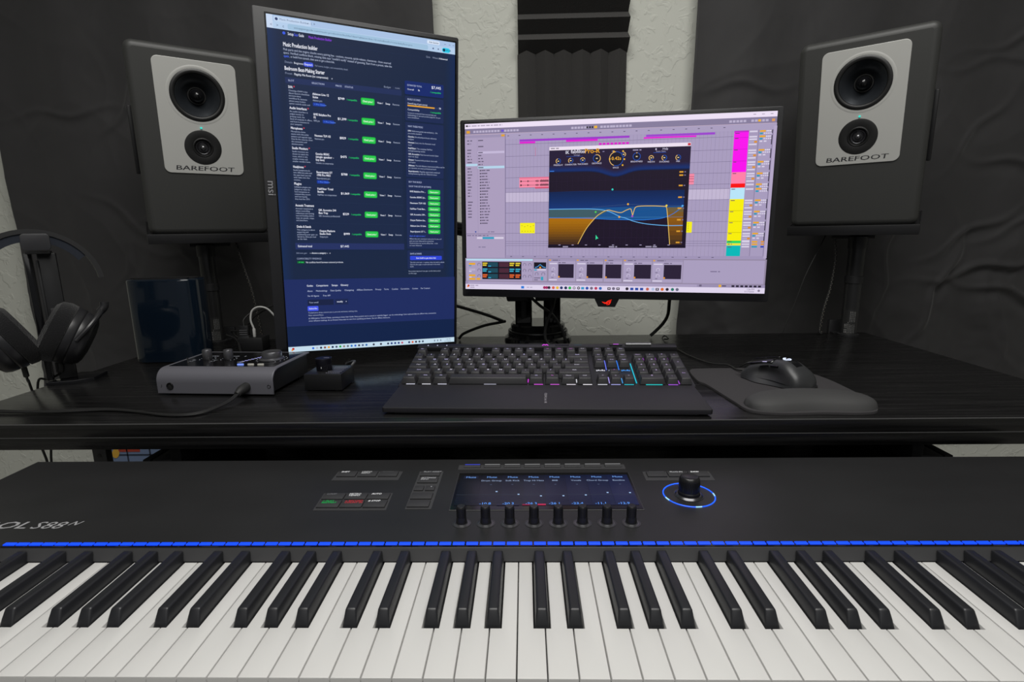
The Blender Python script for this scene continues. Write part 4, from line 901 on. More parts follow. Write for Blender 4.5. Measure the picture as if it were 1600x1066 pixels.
# ------------------------------------------------------------------ computer keyboard
ck = thing('computer_keyboard', 'full-size black mechanical keyboard with coloured backlight in the middle of the desk', 'keyboard', (.030, .850, .8165), (math.radians(11), 0, -.045))
KU = .0213; KWID = .487
M_CASE = mat('keyboard_case_metal', (.030, .030, .033), .38, metal=.5); M_CAP = mat('keycap_plastic', (.0215, .021, .0235), .48)
b = MB(); b.box((0, .078, -.004), (KWID, .160, .014), M_CASE, .002); b.box((0, .1495, .0065), (KWID, .018, .011), M_CASE, .002)
for sx in (-.2, .2): b.box((sx, .145, -.0165), (.03, .012, .016), M_RUB, .001)
b.build('case', ck)
LGW = ['e6e2f4', 'd8d0ff', 'e070e8']
capm = {}
def keycap(u, legend, x, y, col, h=1.0):
    wd = u*KU - .0022; dp = h*KU - .0022
    b = MB(); bb = bmesh.new(); bmesh.ops.create_cube(bb, size=1)
    for v in bb.verts:
        tz = v.co.z > 0
        v.co = Vector((v.co.x*(wd - (.0052 if tz else 0)), v.co.y*(dp - (.0050 if tz else 0)) + (.0011 if tz else 0), (.0098 if tz else 0)))
    bmesh.ops.bevel(bb, geom=[e for e in bb.edges if max(v.co.z for v in e.verts) > .005], offset=.0011, segments=2, profile=.5, affect='EDGES'); b.bm(bb, M_CAP)
    if legend:
        n = len(legend); hh = .0058 if n == 1 else .0036
        b.text(legend, T3(0, .0022, .00994), hh, glow(col, .85), True, align='C', sx=1.1)
    o = b.build('keycap', ck, (x, y, .0042)); return o
def litbar(x0, x1, y0, y1, c, z=.0046, e=1.0):
    b = MB(); b.box(((x0+x1)/2, (y0+y1)/2, z), (x1-x0, y1-y0, .0006), glow(c, e)); o = b.build('backlight', ck, smooth=0); return o
xl = -KWID/2 + .0035; y0r = .0125
def cl(x, y):   # key legend colours: white left, mauve further right
    return random.choice(LGW[:2]) if x < -.02 else random.choice(LGW)
rowsK = [
 [(1.25, 'Ctrl'), (1.25, 'Win'), (1.25, 'Alt'), (6.25, ''), (1.25, 'Alt'), (1.25, 'Fn'), (1.25, 'Menu'), (1.25, 'Ctrl')],
 [(2.25, 'Shift')] + [(1, c) for c in 'ZXCVBNM,./'] + [(2.75, 'Shift')],
 [(1.75, 'Caps')] + [(1, c) for c in "ASDFGHJKL;'"] + [(2.25, 'Enter')],
 [(1.5, 'Tab')] + [(1, c) for c in 'QWERTYUIOP[]'] + [(1.5, '\\')],
 [(1, '`')] + [(1, c) for c in '1234567890-='] + [(2, 'Back')]]
for r, row in enumerate(rowsK):
    x = xl
    for u, t in row:
        keycap(u, t, x + u*KU/2, y0r + r*KU + KU*.5 - .0105, cl(x, r)); x += u*KU
yf = y0r + 5.28*KU + KU*.5 - .0105
x = xl
for k, t in enumerate(['Esc', None, 'F1', 'F2', 'F3', 'F4', None, 'F5', 'F6', 'F7', 'F8', None, 'F9', 'F10', 'F11', 'F12']):
    if t is None: x += KU*(1 if k == 1 else .5); continue
    keycap(1, t, x + KU/2, yf, cl(x, 5)); x += KU
xn = xl + 15.25*KU
for r, row in ((5.28, ['Prt', 'Scr', 'Pau']), (4, ['Ins', 'Hom', 'PgU']), (3, ['Del', 'End', 'PgD'])):
    for k, t in enumerate(row): keycap(1, t, xn + (k + .5)*KU, y0r + r*KU + KU*.5 - .0105, 'c8bce8')
for k, t in enumerate('<v>'): keycap(1, t, xn + (k + .5)*KU, y0r + KU*.5 - .0105, 'a8a0b8')
keycap(1, '^', xn + 1.5*KU, y0r + 1.5*KU - .0105, 'c060d8')
xp = xl + 18.5*KU
for r, row in ((4, ['Num', '/', '*', '-']), (3, '789'), (2, '456'), (1, '123')):
    for k, t in enumerate(row): keycap(1, t, xp + (k + .5)*KU, y0r + (r + .5)*KU - .0105, 'c8b0e0')
keycap(1, '+', xp + 3.5*KU, y0r + 3*KU - .0105, 'b0a0c8', 2); keycap(1, 'Ent', xp + 3.5*KU, y0r + 1*KU - .0105, 'c0a0e0', 2)
keycap(2, '0', xp + 1*KU, y0r + .5*KU - .0105, 'c8b0e0'); keycap(1, '.', xp + 2.5*KU, y0r + .5*KU - .0105, 'c8b0e0')
# light leaking between the keys
yb = y0r - .0105 - .0002
x = xl
for (u, t), c in zip(rowsK[0], ('c8c8d8', 'd8d8e0', 'c8c8d8', 'a0a0b0', 'd050d8', 'c858d0', 'd8d0dc', 'e8e4ea')):
    wd = u*KU*.55 if u < 3 else .020
    litbar(x + u*KU/2 - wd/2 + .004, x + u*KU/2 + wd/2 + .004, yb - .0012, yb + .0004, c); x += u*KU
for k, c in ((0, 'd8d8e4'), (1, 'a8a8e8'), (2, '28c0d0')): litbar(xn + k*KU + .002, xn + (k+1)*KU - .004, yb - .0010, yb + .0003, c)
litbar(xp + .010, xp + 1.7*KU, yb - .0012, yb + .0004, '20c8c8'); litbar(xp + 2*KU + .003, xp + 3*KU - .003, yb - .0010, yb + .0004, 'a858e0')
for k, c in ((0, 'e8e8f4'), (1, 'c8d8ff'), (2, '48a0ff')):
    b = MB()
    for q in range(5): b.box((xn + k*KU + .0045 + q*.0031, y0r + 2*KU - .0030 + (.0008 if q % 2 else -.0004), .0058), (.0023, .0040 - .0009*(q % 3), .0006), glow(c, .9 if q % 2 else .7))
    b.build('backlight', ck, smooth=0)
litbar(xp - .0050, xp - .0034, y0r - .006, y0r + 3.3*KU, '18c0d8'); litbar(xn + KU - .0006, xn + KU + .0006, y0r + 2.1*KU, y0r + 3.9*KU, '7080ff'); litbar(xn + 2*KU - .0006, xn + 2*KU + .0006, y0r + 2.1*KU, y0r + 3.9*KU, '3888ff')
litbar(xl + 10*KU - .0006, xl + 10*KU + .0006, y0r - .004, y0r + .008, 'e040e8'); litbar(xn + KU - .0006, xn + KU + .0006, y0r - .006, y0r + .016, 'b0a0f0'); litbar(xn + 2*KU - .0006, xn + 2*KU + .0006, y0r - .006, y0r + .012, '48a0e8'); litbar(xp + 3*KU - .0006, xp + 3*KU + .0006, y0r - .008, y0r + .004, 'b050e0')
for k in range(1, 4): litbar(xp + k*KU - .0006, xp + k*KU + .0006, y0r + 4.0*KU, y0r + 4.4*KU, 'b040d8')
for k in range(2): litbar(xl + (4.25 + 5.7*k)*KU - .0006 if k == 0 else xl + 13.75*KU - .0006, xl + 4.25*KU - .0164 + .018 if k == 0 else xl + 13.75*KU + .0006, y0r - .004, y0r + .008, 'e8e8f0')
# top bar: knob roller, media keys, lit emblem
b = MB(); b.cyl((0, 0, 0), .0048, .046, mat('dark_steel', (.12, .12, .125), .35, metal=.9), 24, M=T3(.150, .149, .0125) @ R('Y', 90)); o = b.build('volume_roller', ck); o['label'] = 'ribbed steel roller'
b = MB(); b.box((.132, .149, .0125), (.024, .010, .003), M_GLOSSB, .001); b.box((.132, .1485, .0142), (.010, .002, .0004), glow('c050d8')); b.build('media_button', ck)
b = MB(); b.tube([(-.005, .1475, .0122), (-.002, .1515, .0124), (.0005, .149, .0124), (.003, .1515, .0124), (.006, .1475, .0122)], .0009, glow('d848e0'), 8, 4); b.box((.032, .149, .0122), (.026, .007, .0005), M_GLOSSB); b.box((.062, .150, .0122), (.014, .004, .0004), mat('dim_cyan', (.02, .04, .05), .4)); o = b.build('emblem', ck); o['label'] = 'magenta lit emblem on the rear bar'
for k in range(3):
    litbar(-.224 + k*.018, -.2222 + k*.018, .1475, .149, 'd8e0ff', .0124)
b = MB(); b.tube([(-.055, .158, .004), (-.057, .175, -.002), (-.075, .215, -.044), (-.105, .235, -.053), (-.125, .205, -.049), (-.135, .20, -.048)], .0024, M_CABLE, 10, 8); b.build('cable', ck)

wr = thing('wrist_rest', 'flat black wrist rest along the front of the computer keyboard', 'wrist rest', (.030, .8485, .8), (0, 0, -.045))
b = MB(); M_WR = mat('wrist_rest_soft', (.0130, .0122, .0152), .52, bump=((1600, 1600, 1600), .1, .0003, 2))
b.prism([(-.239, -.001), (-.2435, -.090), (-.2405, -.0925), (.2405, -.0925), (.2435, -.090), (.239, -.001)], -.0040, .0035, M_WR, bev=.0015, M=T3(0, 0, .0180) @ R('X', 6.5))
b.box((0, -.084, .0035), (.45, .010, .005), M_RUB, .001); b.box((0, -.02, .0065), (.45, .02, .010), M_RUB, .001)
b.build('pad', wr)
b = MB(); L = 'CORSAIR'
for k, ch in enumerate(L): b.text(ch, T3(0, 0, .0180) @ R('X', 6.5) @ T3(-.0035 + .004, -.0365 - k*.0056 + .0, .0037) @ R('Z', -90) @ T3(0, 0, 0), .0052, ink('b8b4bc'), True, align='C')
o = b.build('logo_lettering', wr, smooth=0); o['label'] = 'small pale vertical lettering'

# ------------------------------------------------------------------ mouse pad and mouse
mp = thing('mouse_pad', 'dark grey mouse pad with a raised gel wrist cushion on the right of the desk', 'mouse pad', (.43, .87, DZ))
def blob(pts, sub=8):
    P = [Vector((x, y, 0)) for x, y in pts]; N = len(P); o = []
    for i in range(N):
        p0, p1, p2, p3 = P[i-1], P[i], P[(i+1) % N], P[(i+2) % N]
        for k in range(sub):
            t = k/sub; q = .5*((2*p1) + (p2-p0)*t + (2*p0-5*p1+4*p2-p3)*t*t + (3*p1-p0-3*p2+p3)*t**3); o.append((q.x, q.y))
    return o
M_PAD = mat('mouse_pad_cloth', (.030, .028, .030), .85, bump=((1800, 1800, 1800), .4, .0005, 2)); M_GEL = mat('gel_cushion_cloth', (.036, .036, .036), .7, bump=((1800, 1800, 1800), .3, .0004, 2))
out = blob([(-.118, .130), (-.126, .06), (-.118, .03), (-.108, -.06), (-.100, -.105), (-.06, -.120), (.0, -.118), (.05, -.121), (.082, -.110), (.100, -.06), (.104, .02), (.100, .075), (.085, .112), (.05, .135), (-.02, .142), (-.09, .142)])
b = MB(); b.prism(out, 0.0002, .0042, M_PAD, bev=.0008); b.build('pad', mp)
nu, nv = 60, 20
def cush(u, v):
    # u across (x), v front to back; kidney outline with a soft domed section
    x = -.100 + .192*u
    end = max(0, 1 - abs(2*u - 1)**4.0) ** .5
    yc = -.080 + .006*math.cos(PI*(2*u - 1)); half = .0365*end + .0005
    y = yc + half*(2*v - 1)
    z = .0040 + .0200*max(0, 1 - abs(2*v - 1)**2.6)**.6*end**.75
    return (x, y, z)
b = MB(); b.grid(cush, nu, nv, M_GEL); o = b.build('wrist_cushion', mp, smooth=180); o['label'] = 'plump grey gel cushion'
mo = thing('computer_mouse', 'black sculpted gaming mouse with a glowing white emblem on the mouse pad', 'mouse', (.437, .910, .8042), (0, 0, math.radians(32))); mo.scale = (.94, .94, .94)
# body: lofted sections along y (front +y), cross-section half-ellipse
M_MOUSE = mat('mouse_shell', (.030, .031, .033), .42)
def mouse_sec(v, u):
    # v 0 rear .. 1 front, u 0..1 left to right over the top
    y = -.062 + .120*v
    hw = .0300*(1 - .22*math.exp(-((v - .52)/.2)**2))*(max(0, 1 - (max(0, .14 - v)/.14)**2.2))**.5*(1 - .10*max(0, v - .8)/.2) + .002
    ht = .0405*math.exp(-((v - .38)/(.78 if v > .38 else .37))**2)*(max(0, 1 - (max(0, .10 - v)/.10)**2.0))**.6*(1 - .35*max(0, v - .9)/.1) + .004
    th = PI*u; c = math.cos(th); sn = math.sin(th)
    x = -hw*math.copysign(abs(c)**.75, c); z = .0015 + ht*abs(sn)**.62
    zr = max(0, (z - .0015)/ht); kf = math.exp(-((v - .58)/.22)**2)
    if c > 0: x *= 1 + kf*(.42*max(0, 1 - zr/.30)**1.5 - .26*math.exp(-((zr - .48)/.22)**2))
    else: x *= 1 - .10*kf*math.exp(-((zr - .45)/.25)**2)
    return (x, y, z)
b = MB(); b.grid(lambda u, v: mouse_sec(v, u), 28, 40, M_MOUSE)
b.prism(blob([(-.026, -.055), (-.022, 0), (-.025, .05), (.0, .056), (.025, .05), (.022, 0), (.026, -.055), (0, -.063)]), .0, .004, M_BLACK); b.build('shell', mo, smooth=60)
for sx in (-1, 1):
    b = MB()
    def btn(u, v, sx=sx):
        uu = (.27 + .21*u) if sx < 0 else (.73 - .21*u)
        p = mouse_sec(min(1, .54 + .47*v), uu); return (p[0]*1.04, p[1] + .010*v, p[2] + .0014 + .0006*v)
    b.grid(btn, 8, 14, M_GLOSSB); o = b.build('main_button', mo, smooth=60); s_ = o.modifiers.new('solid', 'SOLIDIFY'); s_.thickness = .0016
b = MB()
def seam(u, v):
    p = mouse_sec(.20 + .36*v, .44 + .12*u); return (p[0]*1.02, p[1], p[2] + .0006)
b.grid(seam, 6, 14, M_GLOSSB); b.build('spine_panel', mo, smooth=60)
b = MB(); b.cyl((0, 0, 0), .0105, .007, mat('wheel_metal', (.35, .35, .36), .35, metal=.8), 28, M=T3(-.0035, .036, .0270) @ R('Y', 90), bev=.001); b.build('scroll_wheel', mo)
b = MB(); pm_ = mouse_sec(.40, .5)
b.tube([(.0060*math.cos(math.radians(a)) - .001, pm_[1] + .0064*math.sin(math.radians(a)), pm_[2] + .0006 + .0004*math.sin(math.radians(a))) for a in range(50, 361, 20)] + [(.000, pm_[1], pm_[2] + .0006)], .0010, glow('dfe8ff', 1.2), 8, 1)
o = b.build('emblem', mo); o['label'] = 'glowing white round emblem'
b = MB()
for q, (v0, u0) in enumerate(((.60, .20), (.63, .31))):
    p = mouse_sec(v0, u0); pp = mouse_sec(v0 + .07, u0 + .01); b.tube([(p[0]*1.05, p[1], p[2] + .0012), (pp[0]*1.05, pp[1], pp[2] + .0012)], .0008, glow('d8d0ff', .9), 8, 1)
b.build('indicator_light', mo)
b = MB()
def thumb(u, v):
    p = mouse_sec(.18 + .55*v, .02 + .17*u); return (p[0] - .0025*math.sin(PI*v), p[1], p[2])
b.grid(thumb, 8, 16, mat('mouse_side_grip', (.022, .022, .024), .5)); b.build('thumb_grip', mo, smooth=60)
b = MB()
for q in range(2):
    A = mouse_sec(.42 + .16*q, .235); B_ = mouse_sec(.54 + .16*q, .225); b.tube([(A[0] - .0022, A[1], A[2] - .001), ((A[0]+B_[0])/2 - .003, (A[1]+B_[1])/2, (A[2]+B_[2])/2 - .0005), (B_[0] - .0022, B_[1], B_[2] - .001)], .0017, M_GLOSSB, 10, 4)
b.build('thumb_button', mo)
MMi = (Matrix.Translation(mo.location) @ Matrix.Rotation(math.radians(32), 4, 'Z') @ Matrix.Scale(.94, 4)).inverted()
b = MB(MMi); b.tube([(.408, .957, .8135), (.402, .969, .810), (.396, .99, .8072), (.392, 1.025, .8072), (.370, 1.060, .8025), (.350, 1.13, .8022), (.343, 1.20, .8022), (.334, 1.27, .803), (.337, 1.31, .806), (.350, 1.335, .806), (.352, 1.310, .8035), (.340, 1.305, .8032)], .0016, M_CABLE, 8, 8); b.build('cable', mo)

# ------------------------------------------------------------------ audio interface
AZ = .046; arot = -.062
ai = thing('audio_interface', 'dark grey metal audio interface with three knobs on its sloping top, left of the desk', 'audio interface', (-.5315, .8715, DZ), (0, 0, arot))
M_ALU = mat('grey_anodised_shell', (.135, .134, .155), .45, metal=.25)
Wd, Dp = .209, .142
prof = [(0, .003), (0, .022)] + [(.022 - .022*math.cos(math.radians(t)), .024 + .022*math.sin(math.radians(t))) for t in range(10, 91, 10)] + [(Dp, .046), (Dp, .043), (.024, .043), (.012, .040), (.004, .030), (.003, .003)]
Mx = Matrix(((0, 0, 1, 0), (1, 0, 0, 0), (0, 1, 0, 0), (0, 0, 0, 1)))
b = MB(); b.prism(prof, -Wd/2, Wd/2, M_ALU, M=Mx); sh = b.build('shell', ai, smooth=30)
mod = sh.modifiers.new('bev', 'BEVEL'); mod.width = .0012; mod.segments = 2; mod.limit_method = 'ANGLE'; mod.angle_limit = math.radians(50)
b = MB(); b.box((0, .075, .0235), (Wd - .010, .132, .037), M_BLACK, .002); b.box((-.08, .02, .0015), (.02, .02, .003), M_RUB); b.box((.08, .02, .0015), (.02, .02, .003), M_RUB); b.box((.08, .13, .0015), (.02, .02, .003), M_RUB); b.box((-.08, .13, .0015), (.02, .02, .003), M_RUB); b.build('chassis', ai)
b = MB(); b.prism(rrect(Wd - .016, Dp - .032, .002, 3, 0, .024 + (Dp - .032)/2), .0455, .0465, M_GLOSSB)
ID = ink('c8ccd8')
def dots(cx, cy, r, n, a0, a1, s_=.0011):
    for k in range(n):
        t = math.radians(a0 + (a1-a0)*k/(n-1)); b.box((cx + r*math.cos(t), cy + r*math.sin(t), .04655), (s_, s_, .0003), ID)
kx = (-.060, -.019, .064)
for q in range(2):
    dots(kx[q], .078, .0135, 11, 225, -45); b.text('GAIN', T3(kx[q], .0985, .04658), .0055, ID, True, align='C'); b.text(str(q + 1), T3(kx[q] + .017, .098, .04658), .007, ID, True)
    b.text('48V', T3(kx[q] - .0195, .0665, .04658), .0042, ID, True, align='C'); b.text('Hi Z', T3(kx[q] - .0195, .058, .04658), .004, ID, True, align='C')
dots(kx[2], .078, .0260, 15, 230, -50, .0014)
for r_ in range(2):
    for k in range(9): b.box((.018 + k*.0026 + r_*.0078*0, .060 + k*.0058 + r_*-.006, .04655), (.0028, .0026, .0003), glow('b8b8ff', .8) if (k + r_) % 4 else ID)
b.text('METER', T3(.012, .052, .04658), .004, ID, True)
b.build('top_panel', ai, smooth=0)
M_KN = mat('knob_anodised_grey', (.13, .13, .14), .3, metal=.7)
for q in range(2):
    b = MB(); b.lathe([(.0075, 0), (.0080, .0010), (.0080, .0165), (.0072, .0178), (.0058, .0172), (0, .0170)], M_KN, 40); b.build('gain_knob', ai, (kx[q], .078, .0465))
b = MB(); b.lathe([(.0215, 0), (.0220, .0012), (.0180, .0034), (.0172, .0040), (.0172, .0130), (.0160, .0148), (.0135, .0140), (0, .0136)], M_KN, 56); o = b.build('volume_knob', ai, (kx[2], .078, .0465)); o['label'] = 'large grey metal knob'
for k, (dx, c) in enumerate(((.030, '7f9cf8'), (.049, None), (.067, None))):
    b = MB(); b.prism(rrect(.0115, .0048, .0023, 5), 0, .0022, glow(c, 1.0) if c else ink('b8b6ae'), bev=.0006); o = b.build('push_button', ai, (dx, .034, .0464))
    if c: o['label'] = 'lit blue push button'
for q in range(2):
    b = MB(); b.tube([(0, 0, 0), (0, -.0006, .0052), (0, -.001, .0085)], lambda t: .0008 + .0007*t, M_CHROME, 10, 2); b.lathe([(.0022, 0), (.0022, .001), (.001, .0012)], M_CHROME, 16); b.build('toggle_switch', ai, (kx[q] - .0195, .052, .0465))
for jx, nm in ((-.080, 0), (.0560, 1)):
    b = MB(); J = T3(jx, .0002, .0165) @ UP
    b.lathe([(.0064, -.0005), (.0064, .0010), (.0056, .0014), (.0044, .0010), (.0042, -.001)], M_GLOSSB, 32, M=J); b.lathe([(.0042, .0004), (0, .0003)], mat('socket_hole', (.002, .002, .002), .8), 24, M=J); b.box((0, 0, .0006), (.0012, .005, .0006), M_CHROME, M=J); b.build('jack_socket', ai)
b = MB(); b.text('/', T3(-.0965, -.0003, .0145) @ UP, .007, ink('101014'), True); b.torus((0, 0, 0), .0028, .0005, ink('101014'), 16, 6, M=T3(.0975, -.0001, .0175) @ UP)
b.build('panel_mark', ai)
# volume control box
vb = thing('volume_controller', 'small black cube with a single round knob, between audio interface and computer keyboard', 'volume controller', (-.352, .905, DZ), (0, 0, -.02))
b = MB(); b.box((0, .020, .0165), (.066, .066, .029), mat('black_anodised_box', (.010, .010, .011), .34), .0012)
for sx in (-.022, .022):
    for sy in (-.003, .043): b.cyl((sx, sy, 0), .006, .003, M_RUB, 16)
b.build('housing', vb)
b = MB(); b.lathe([(.0135, 0), (.0138, .0006), (.0138, .0205), (.0128, .0213), (0, .0213)], mat('knob_black_gloss', (.008, .008, .012), .2), 48); b.box((.0, -.0138, .006), (.001, .0006, .003), ink('c8c8c8')); b.box((.005, .0, .0214), (.010, .0012, .0003), ink('88889a')); b.build('knob', vb, (-.0085, .020, .0315))
b = MB()
for r_ in range(5):
    for k in range(8):
        x, y = .004 + k*.0032, -.004 + r_*.0105
        if (x + .0085)**2 + (y - .02)**2 > .016**2: b.box((x, y, .0311), (.0018, .0013, .0003), ink('a8a8b8'))
b.build('dot_scale', vb, smooth=0)
b = MB(); b.tube([(.026, .054, .026), (.031, .062, .034), (.024, .082, .031), (.002, .118, .020), (-.02, .16, .006), (-.035, .22, .003)], .0026, mat('grey_cable', (.05, .05, .052), .45), 10, 8); b.build('cable', vb)

# ------------------------------------------------------------------ dark navy box, hub, wires behind
nb = thing('desktop_unit', 'tall glossy dark navy box behind the audio interface', 'electronic unit', (-.779, 1.115, DZ), (0, 0, .03))
M_NAVY = mat('navy_gloss', (.004, .0085, .016), .12, coat=.3)
b = MB(); b.prism(rrect(.152, .080, .034, 10, 0, .040), .003, .181, M_NAVY, bev=.004, seg=3); b.build('housing', nb)
b = MB(); b.prism(rrect(.130, .060, .026, 6, 0, .040), .180, .1825, M_BLACK)
for k in range(22): b.box((-.060 + k*.0057, .020, .1828), (.003, .006, .0012), M_GLOSSB)
b.build('vent_grille', nb)
b = MB(); b.prism(rrect(.136, .066, .028, 6, 0, .040), 0, .004, M_RUB); b.build('base_foot', nb)
hb = thing('usb_hub', 'small black plug hub standing under the upright monitor edge, white lead in it', 'usb hub', (-.653, 1.235, DZ), (0, 0, .05))
b = MB(); b.box((0, .02, .016), (.058, .045, .032), M_BLACK, .002); b.build('housing', hb)
b = MB(); b.box((-.014, .008, .046), (.022, .012, .030), M_BLACK, .0015); b.box((-.014, .008, .0345), (.0225, .0125, .005), M_CHROME)
for k in range(3): b.box((-.014, .0016, .040 + k*.005), (.018, .001, .0022), mat('plug_grey', (.10, .10, .105), .5))
b.tube([(-.014, .008, .060), (-.014, .012, .075), (.004, .03, .092), (.035, .06, .100)], .0022, M_CABLE, 8, 6); b.build('plug', hb)
wl = MB(); wl.tube([(-.6460, 1.246, .832), (-.6465, 1.247, .850), (-.652, 1.247, .872), (-.648, 1.250, .894), (-.632, 1.252, .903), (-.612, 1.255, .897), (-.592, 1.258, .870), (-.575, 1.262, .835), (-.560, 1.268, .803)], .0022, mat('white_cable', (.62, .62, .60), .45), 10, 8)
wl.box((-.646, 1.246, .842), (.006, .005, .02), mat('white_cable', 0), .001)
tag(wl.build('white_cable'), 'white lead arching out of the plug hub behind the audio interface', 'cable')
def cable(label, pts, r=.0026, m=None, group='black leads behind the monitors', name='cable'):
    b = MB(); b.tube(pts, r, m or M_CABLE, 8, 8); return tag(b.build(name), label, 'cable', group)
cable('thin black lead running from the navy box towards the plug hub', [(-.690, 1.275, .815), (-.712, 1.265, .842), (-.690, 1.262, .845), (-.665, 1.262, .862), (-.655, 1.258, .868)], .0018)
cable('thin black lead looping up behind the audio interface', [(-.72, 1.255, .836), (-.69, 1.245, .826), (-.66, 1.20, .812), (-.62, 1.13, .806), (-.58, 1.03, .812), (-.565, 1.012, .815)], .0022)
cable('thin black lead curving over the white lead', [(-.69, 1.30, .82), (-.672, 1.29, .865), (-.645, 1.285, .885), (-.60, 1.28, .905), (-.575, 1.275, .90)], .0016)
# leads round the monitor arm
cable('black lead sloping from the upright monitor down to the arm base', [(-.215, 1.32, .903), (-.165, 1.325, .888), (-.097, 1.328, .866), (-.052, 1.315, .850)], .0040)
cable('black lead rising from the desk to the arm base, left of it', [(-.170, 1.345, .803), (-.155, 1.338, .818), (-.105, 1.33, .838), (-.062, 1.32, .848), (-.050, 1.31, .852)], .0036)
cable('black lead drooping in front of the monitor arm', [(.071, 1.235, .96), (.064, 1.215, .905), (.046, 1.200, .858), (.046, 1.192, .826), (.064, 1.188, .810), (.086, 1.195, .804), (.104, 1.212, .805), (.108, 1.25, .803)], .0034)
cable('black lead crossing diagonally behind the arm columns', [(-.010, 1.220, .945), (.030, 1.222, .905), (.062, 1.222, .880), (.082, 1.220, .850), (.092, 1.215, .820), (.096, 1.23, .805)], .0034)
cable('black lead hanging from the right of the wide monitor down to the desk', [(.348, 1.26, .975), (.349, 1.30, .905), (.354, 1.33, .862), (.346, 1.34, .838), (.330, 1.345, .818), (.316, 1.345, .805)], .0042)
cable('thin black lead swinging from behind the wide monitor to the desk edge', [(.745, 1.37, 1.05), (.725, 1.36, 1.015), (.697, 1.358, .950), (.672, 1.355, .87), (.647, 1.35, .806)], .0014)
def braided(label, pts):
    b = MB(); m2 = mat('pale_braid', (.22, .20, .16), .6)
    b.tube(pts, .0030, M_CABLE, 8, 8)
    P = [Vector(p) for p in pts]
    for i in range(len(P)-1):
        d = P[i+1] - P[i]; n = max(2, int(d.length/.0045))
        for k in range(n):
            q = P[i] + d*(k/n); sgn = 1 if k % 2 else -1
            b.box((q.x + sgn*.0013, q.y - .0028, q.z), (.0012, .0016, .0016), m2)
    return tag(b.build('braided_cable'), label, 'cable', 'braided speaker leads')
braided('speckled braided lead hanging beside the right speaker stand', [(.762, 1.362, 1.04), (.768, 1.362, .99), (.762, 1.36, .92), (.748, 1.356, .865), (.741, 1.352, .815), (.745, 1.349, .804)])
braided('speckled braided lead hanging behind the upright monitor, under the left speaker', [(-.728, 1.36, 1.06), (-.712, 1.36, .99), (-.698, 1.36, .93), (-.690, 1.36, .87), (-.684, 1.36, .805)])

# ------------------------------------------------------------------ headphones and stand
hs = thing('headphone_stand', 'black slab headphone stand on the left edge of the desk', 'headphone stand', (-.886, .972, DZ))
O = T3(.886, -.972, -DZ); RZ = T3(-.886, .972, 0) @ R('Z', 38)
b = MB(O); b.prism([(-.892, .944), (-.852, .957), (-.829, .980), (-.842, 1.030), (-.892, 1.025)], .8001, .8065, M_GLOSSB, bev=.001); b.build('base_plate', hs)
b = MB(O @ RZ); b.box((-.015, 0, .925), (.011, .020, .236), M_GLOSSB, .0015); b.box((.011, .001, .925), (.027, .016, .236), M_SATIN, .002); b.box((-.003, -.004, .925), (.004, .010, .21), M_BLACK, .001); b.build('pole', hs)
b = MB(O @ RZ); b.box((.016, -.009, .895), (.026, .004, .095), M_BLACK, .001); b.build('back_plate', hs)
b = MB(O @ RZ); b.prism(rrect(.040, .029, .006, 5), 0, .006, mat('holder_plate', (.030, .030, .033), .4), bev=.001, M=T3(.002, -.034, 1.063) @ UP); b.box((.002, -.012, 1.0445), (.034, .046, .005), M_BLACK, .001); b.build('hanger', hs)
HZ = R('Z', 42)
hp = thing('headphones', 'black over-ear headphones with a navy-padded band hanging on the stand', 'headphones', (-.888, .962, .86), (0, 0, math.radians(42)))
O = T3(0, 0, -.86)
arc = []
for k in range(25):
    t = math.radians(174 - 168*k/24); arc.append((.094*math.cos(t), 0, .985 + .097*math.sin(t)))
def band(b, pts, wd, th, m, dz=0):
    V = []; n = len(pts)
    for i, p in enumerate(pts):
        p = Vector(p); d = (Vector(pts[min(i+1, n-1)]) - Vector(pts[max(i-1, 0)])).normalized(); up_ = Vector((-d.z, 0, d.x))
        if up_.z < 0 and abs(d.z) < .99: up_ = -up_
        if abs(d.z) >= .99: up_ = Vector((1 if p.x > 0 else -1, 0, 0))
        for sy, su in ((-1, -1), (1, -1), (1, 1), (-1, 1)): V.append(tuple(p + up_*(dz + su*th/2) + Vector((0, sy*wd/2, 0))))
    F_ = [(4*i+j, 4*i+(j+1) % 4, 4*(i+1)+(j+1) % 4, 4*(i+1)+j) for i in range(n-1) for j in range(4)] + [(0, 1, 2, 3), (4*n-4, 4*n-3, 4*n-2, 4*n-1)]
    b.add(V, F_, m)
b = MB(O); band(b, arc, .032, .0080, mat('band_black', (.022, .022, .023), .42)); hbnd = b.build('headband', hp)
b = MB(O); band(b, arc[4:21], .028, .014, mat('navy_padding', (.008, .012, .022), .8), -.0110); o = b.build('band_padding', hbnd); o['label'] = 'dark navy padding'
M_VEL = mat('black_velour', (.010, .010, .011), .95, spec=.1, sheen=.25, bump=((500, 500, 500), .8, .002, 3)); M_CUP = mat('cup_plastic', (.020, .020, .022), .35)
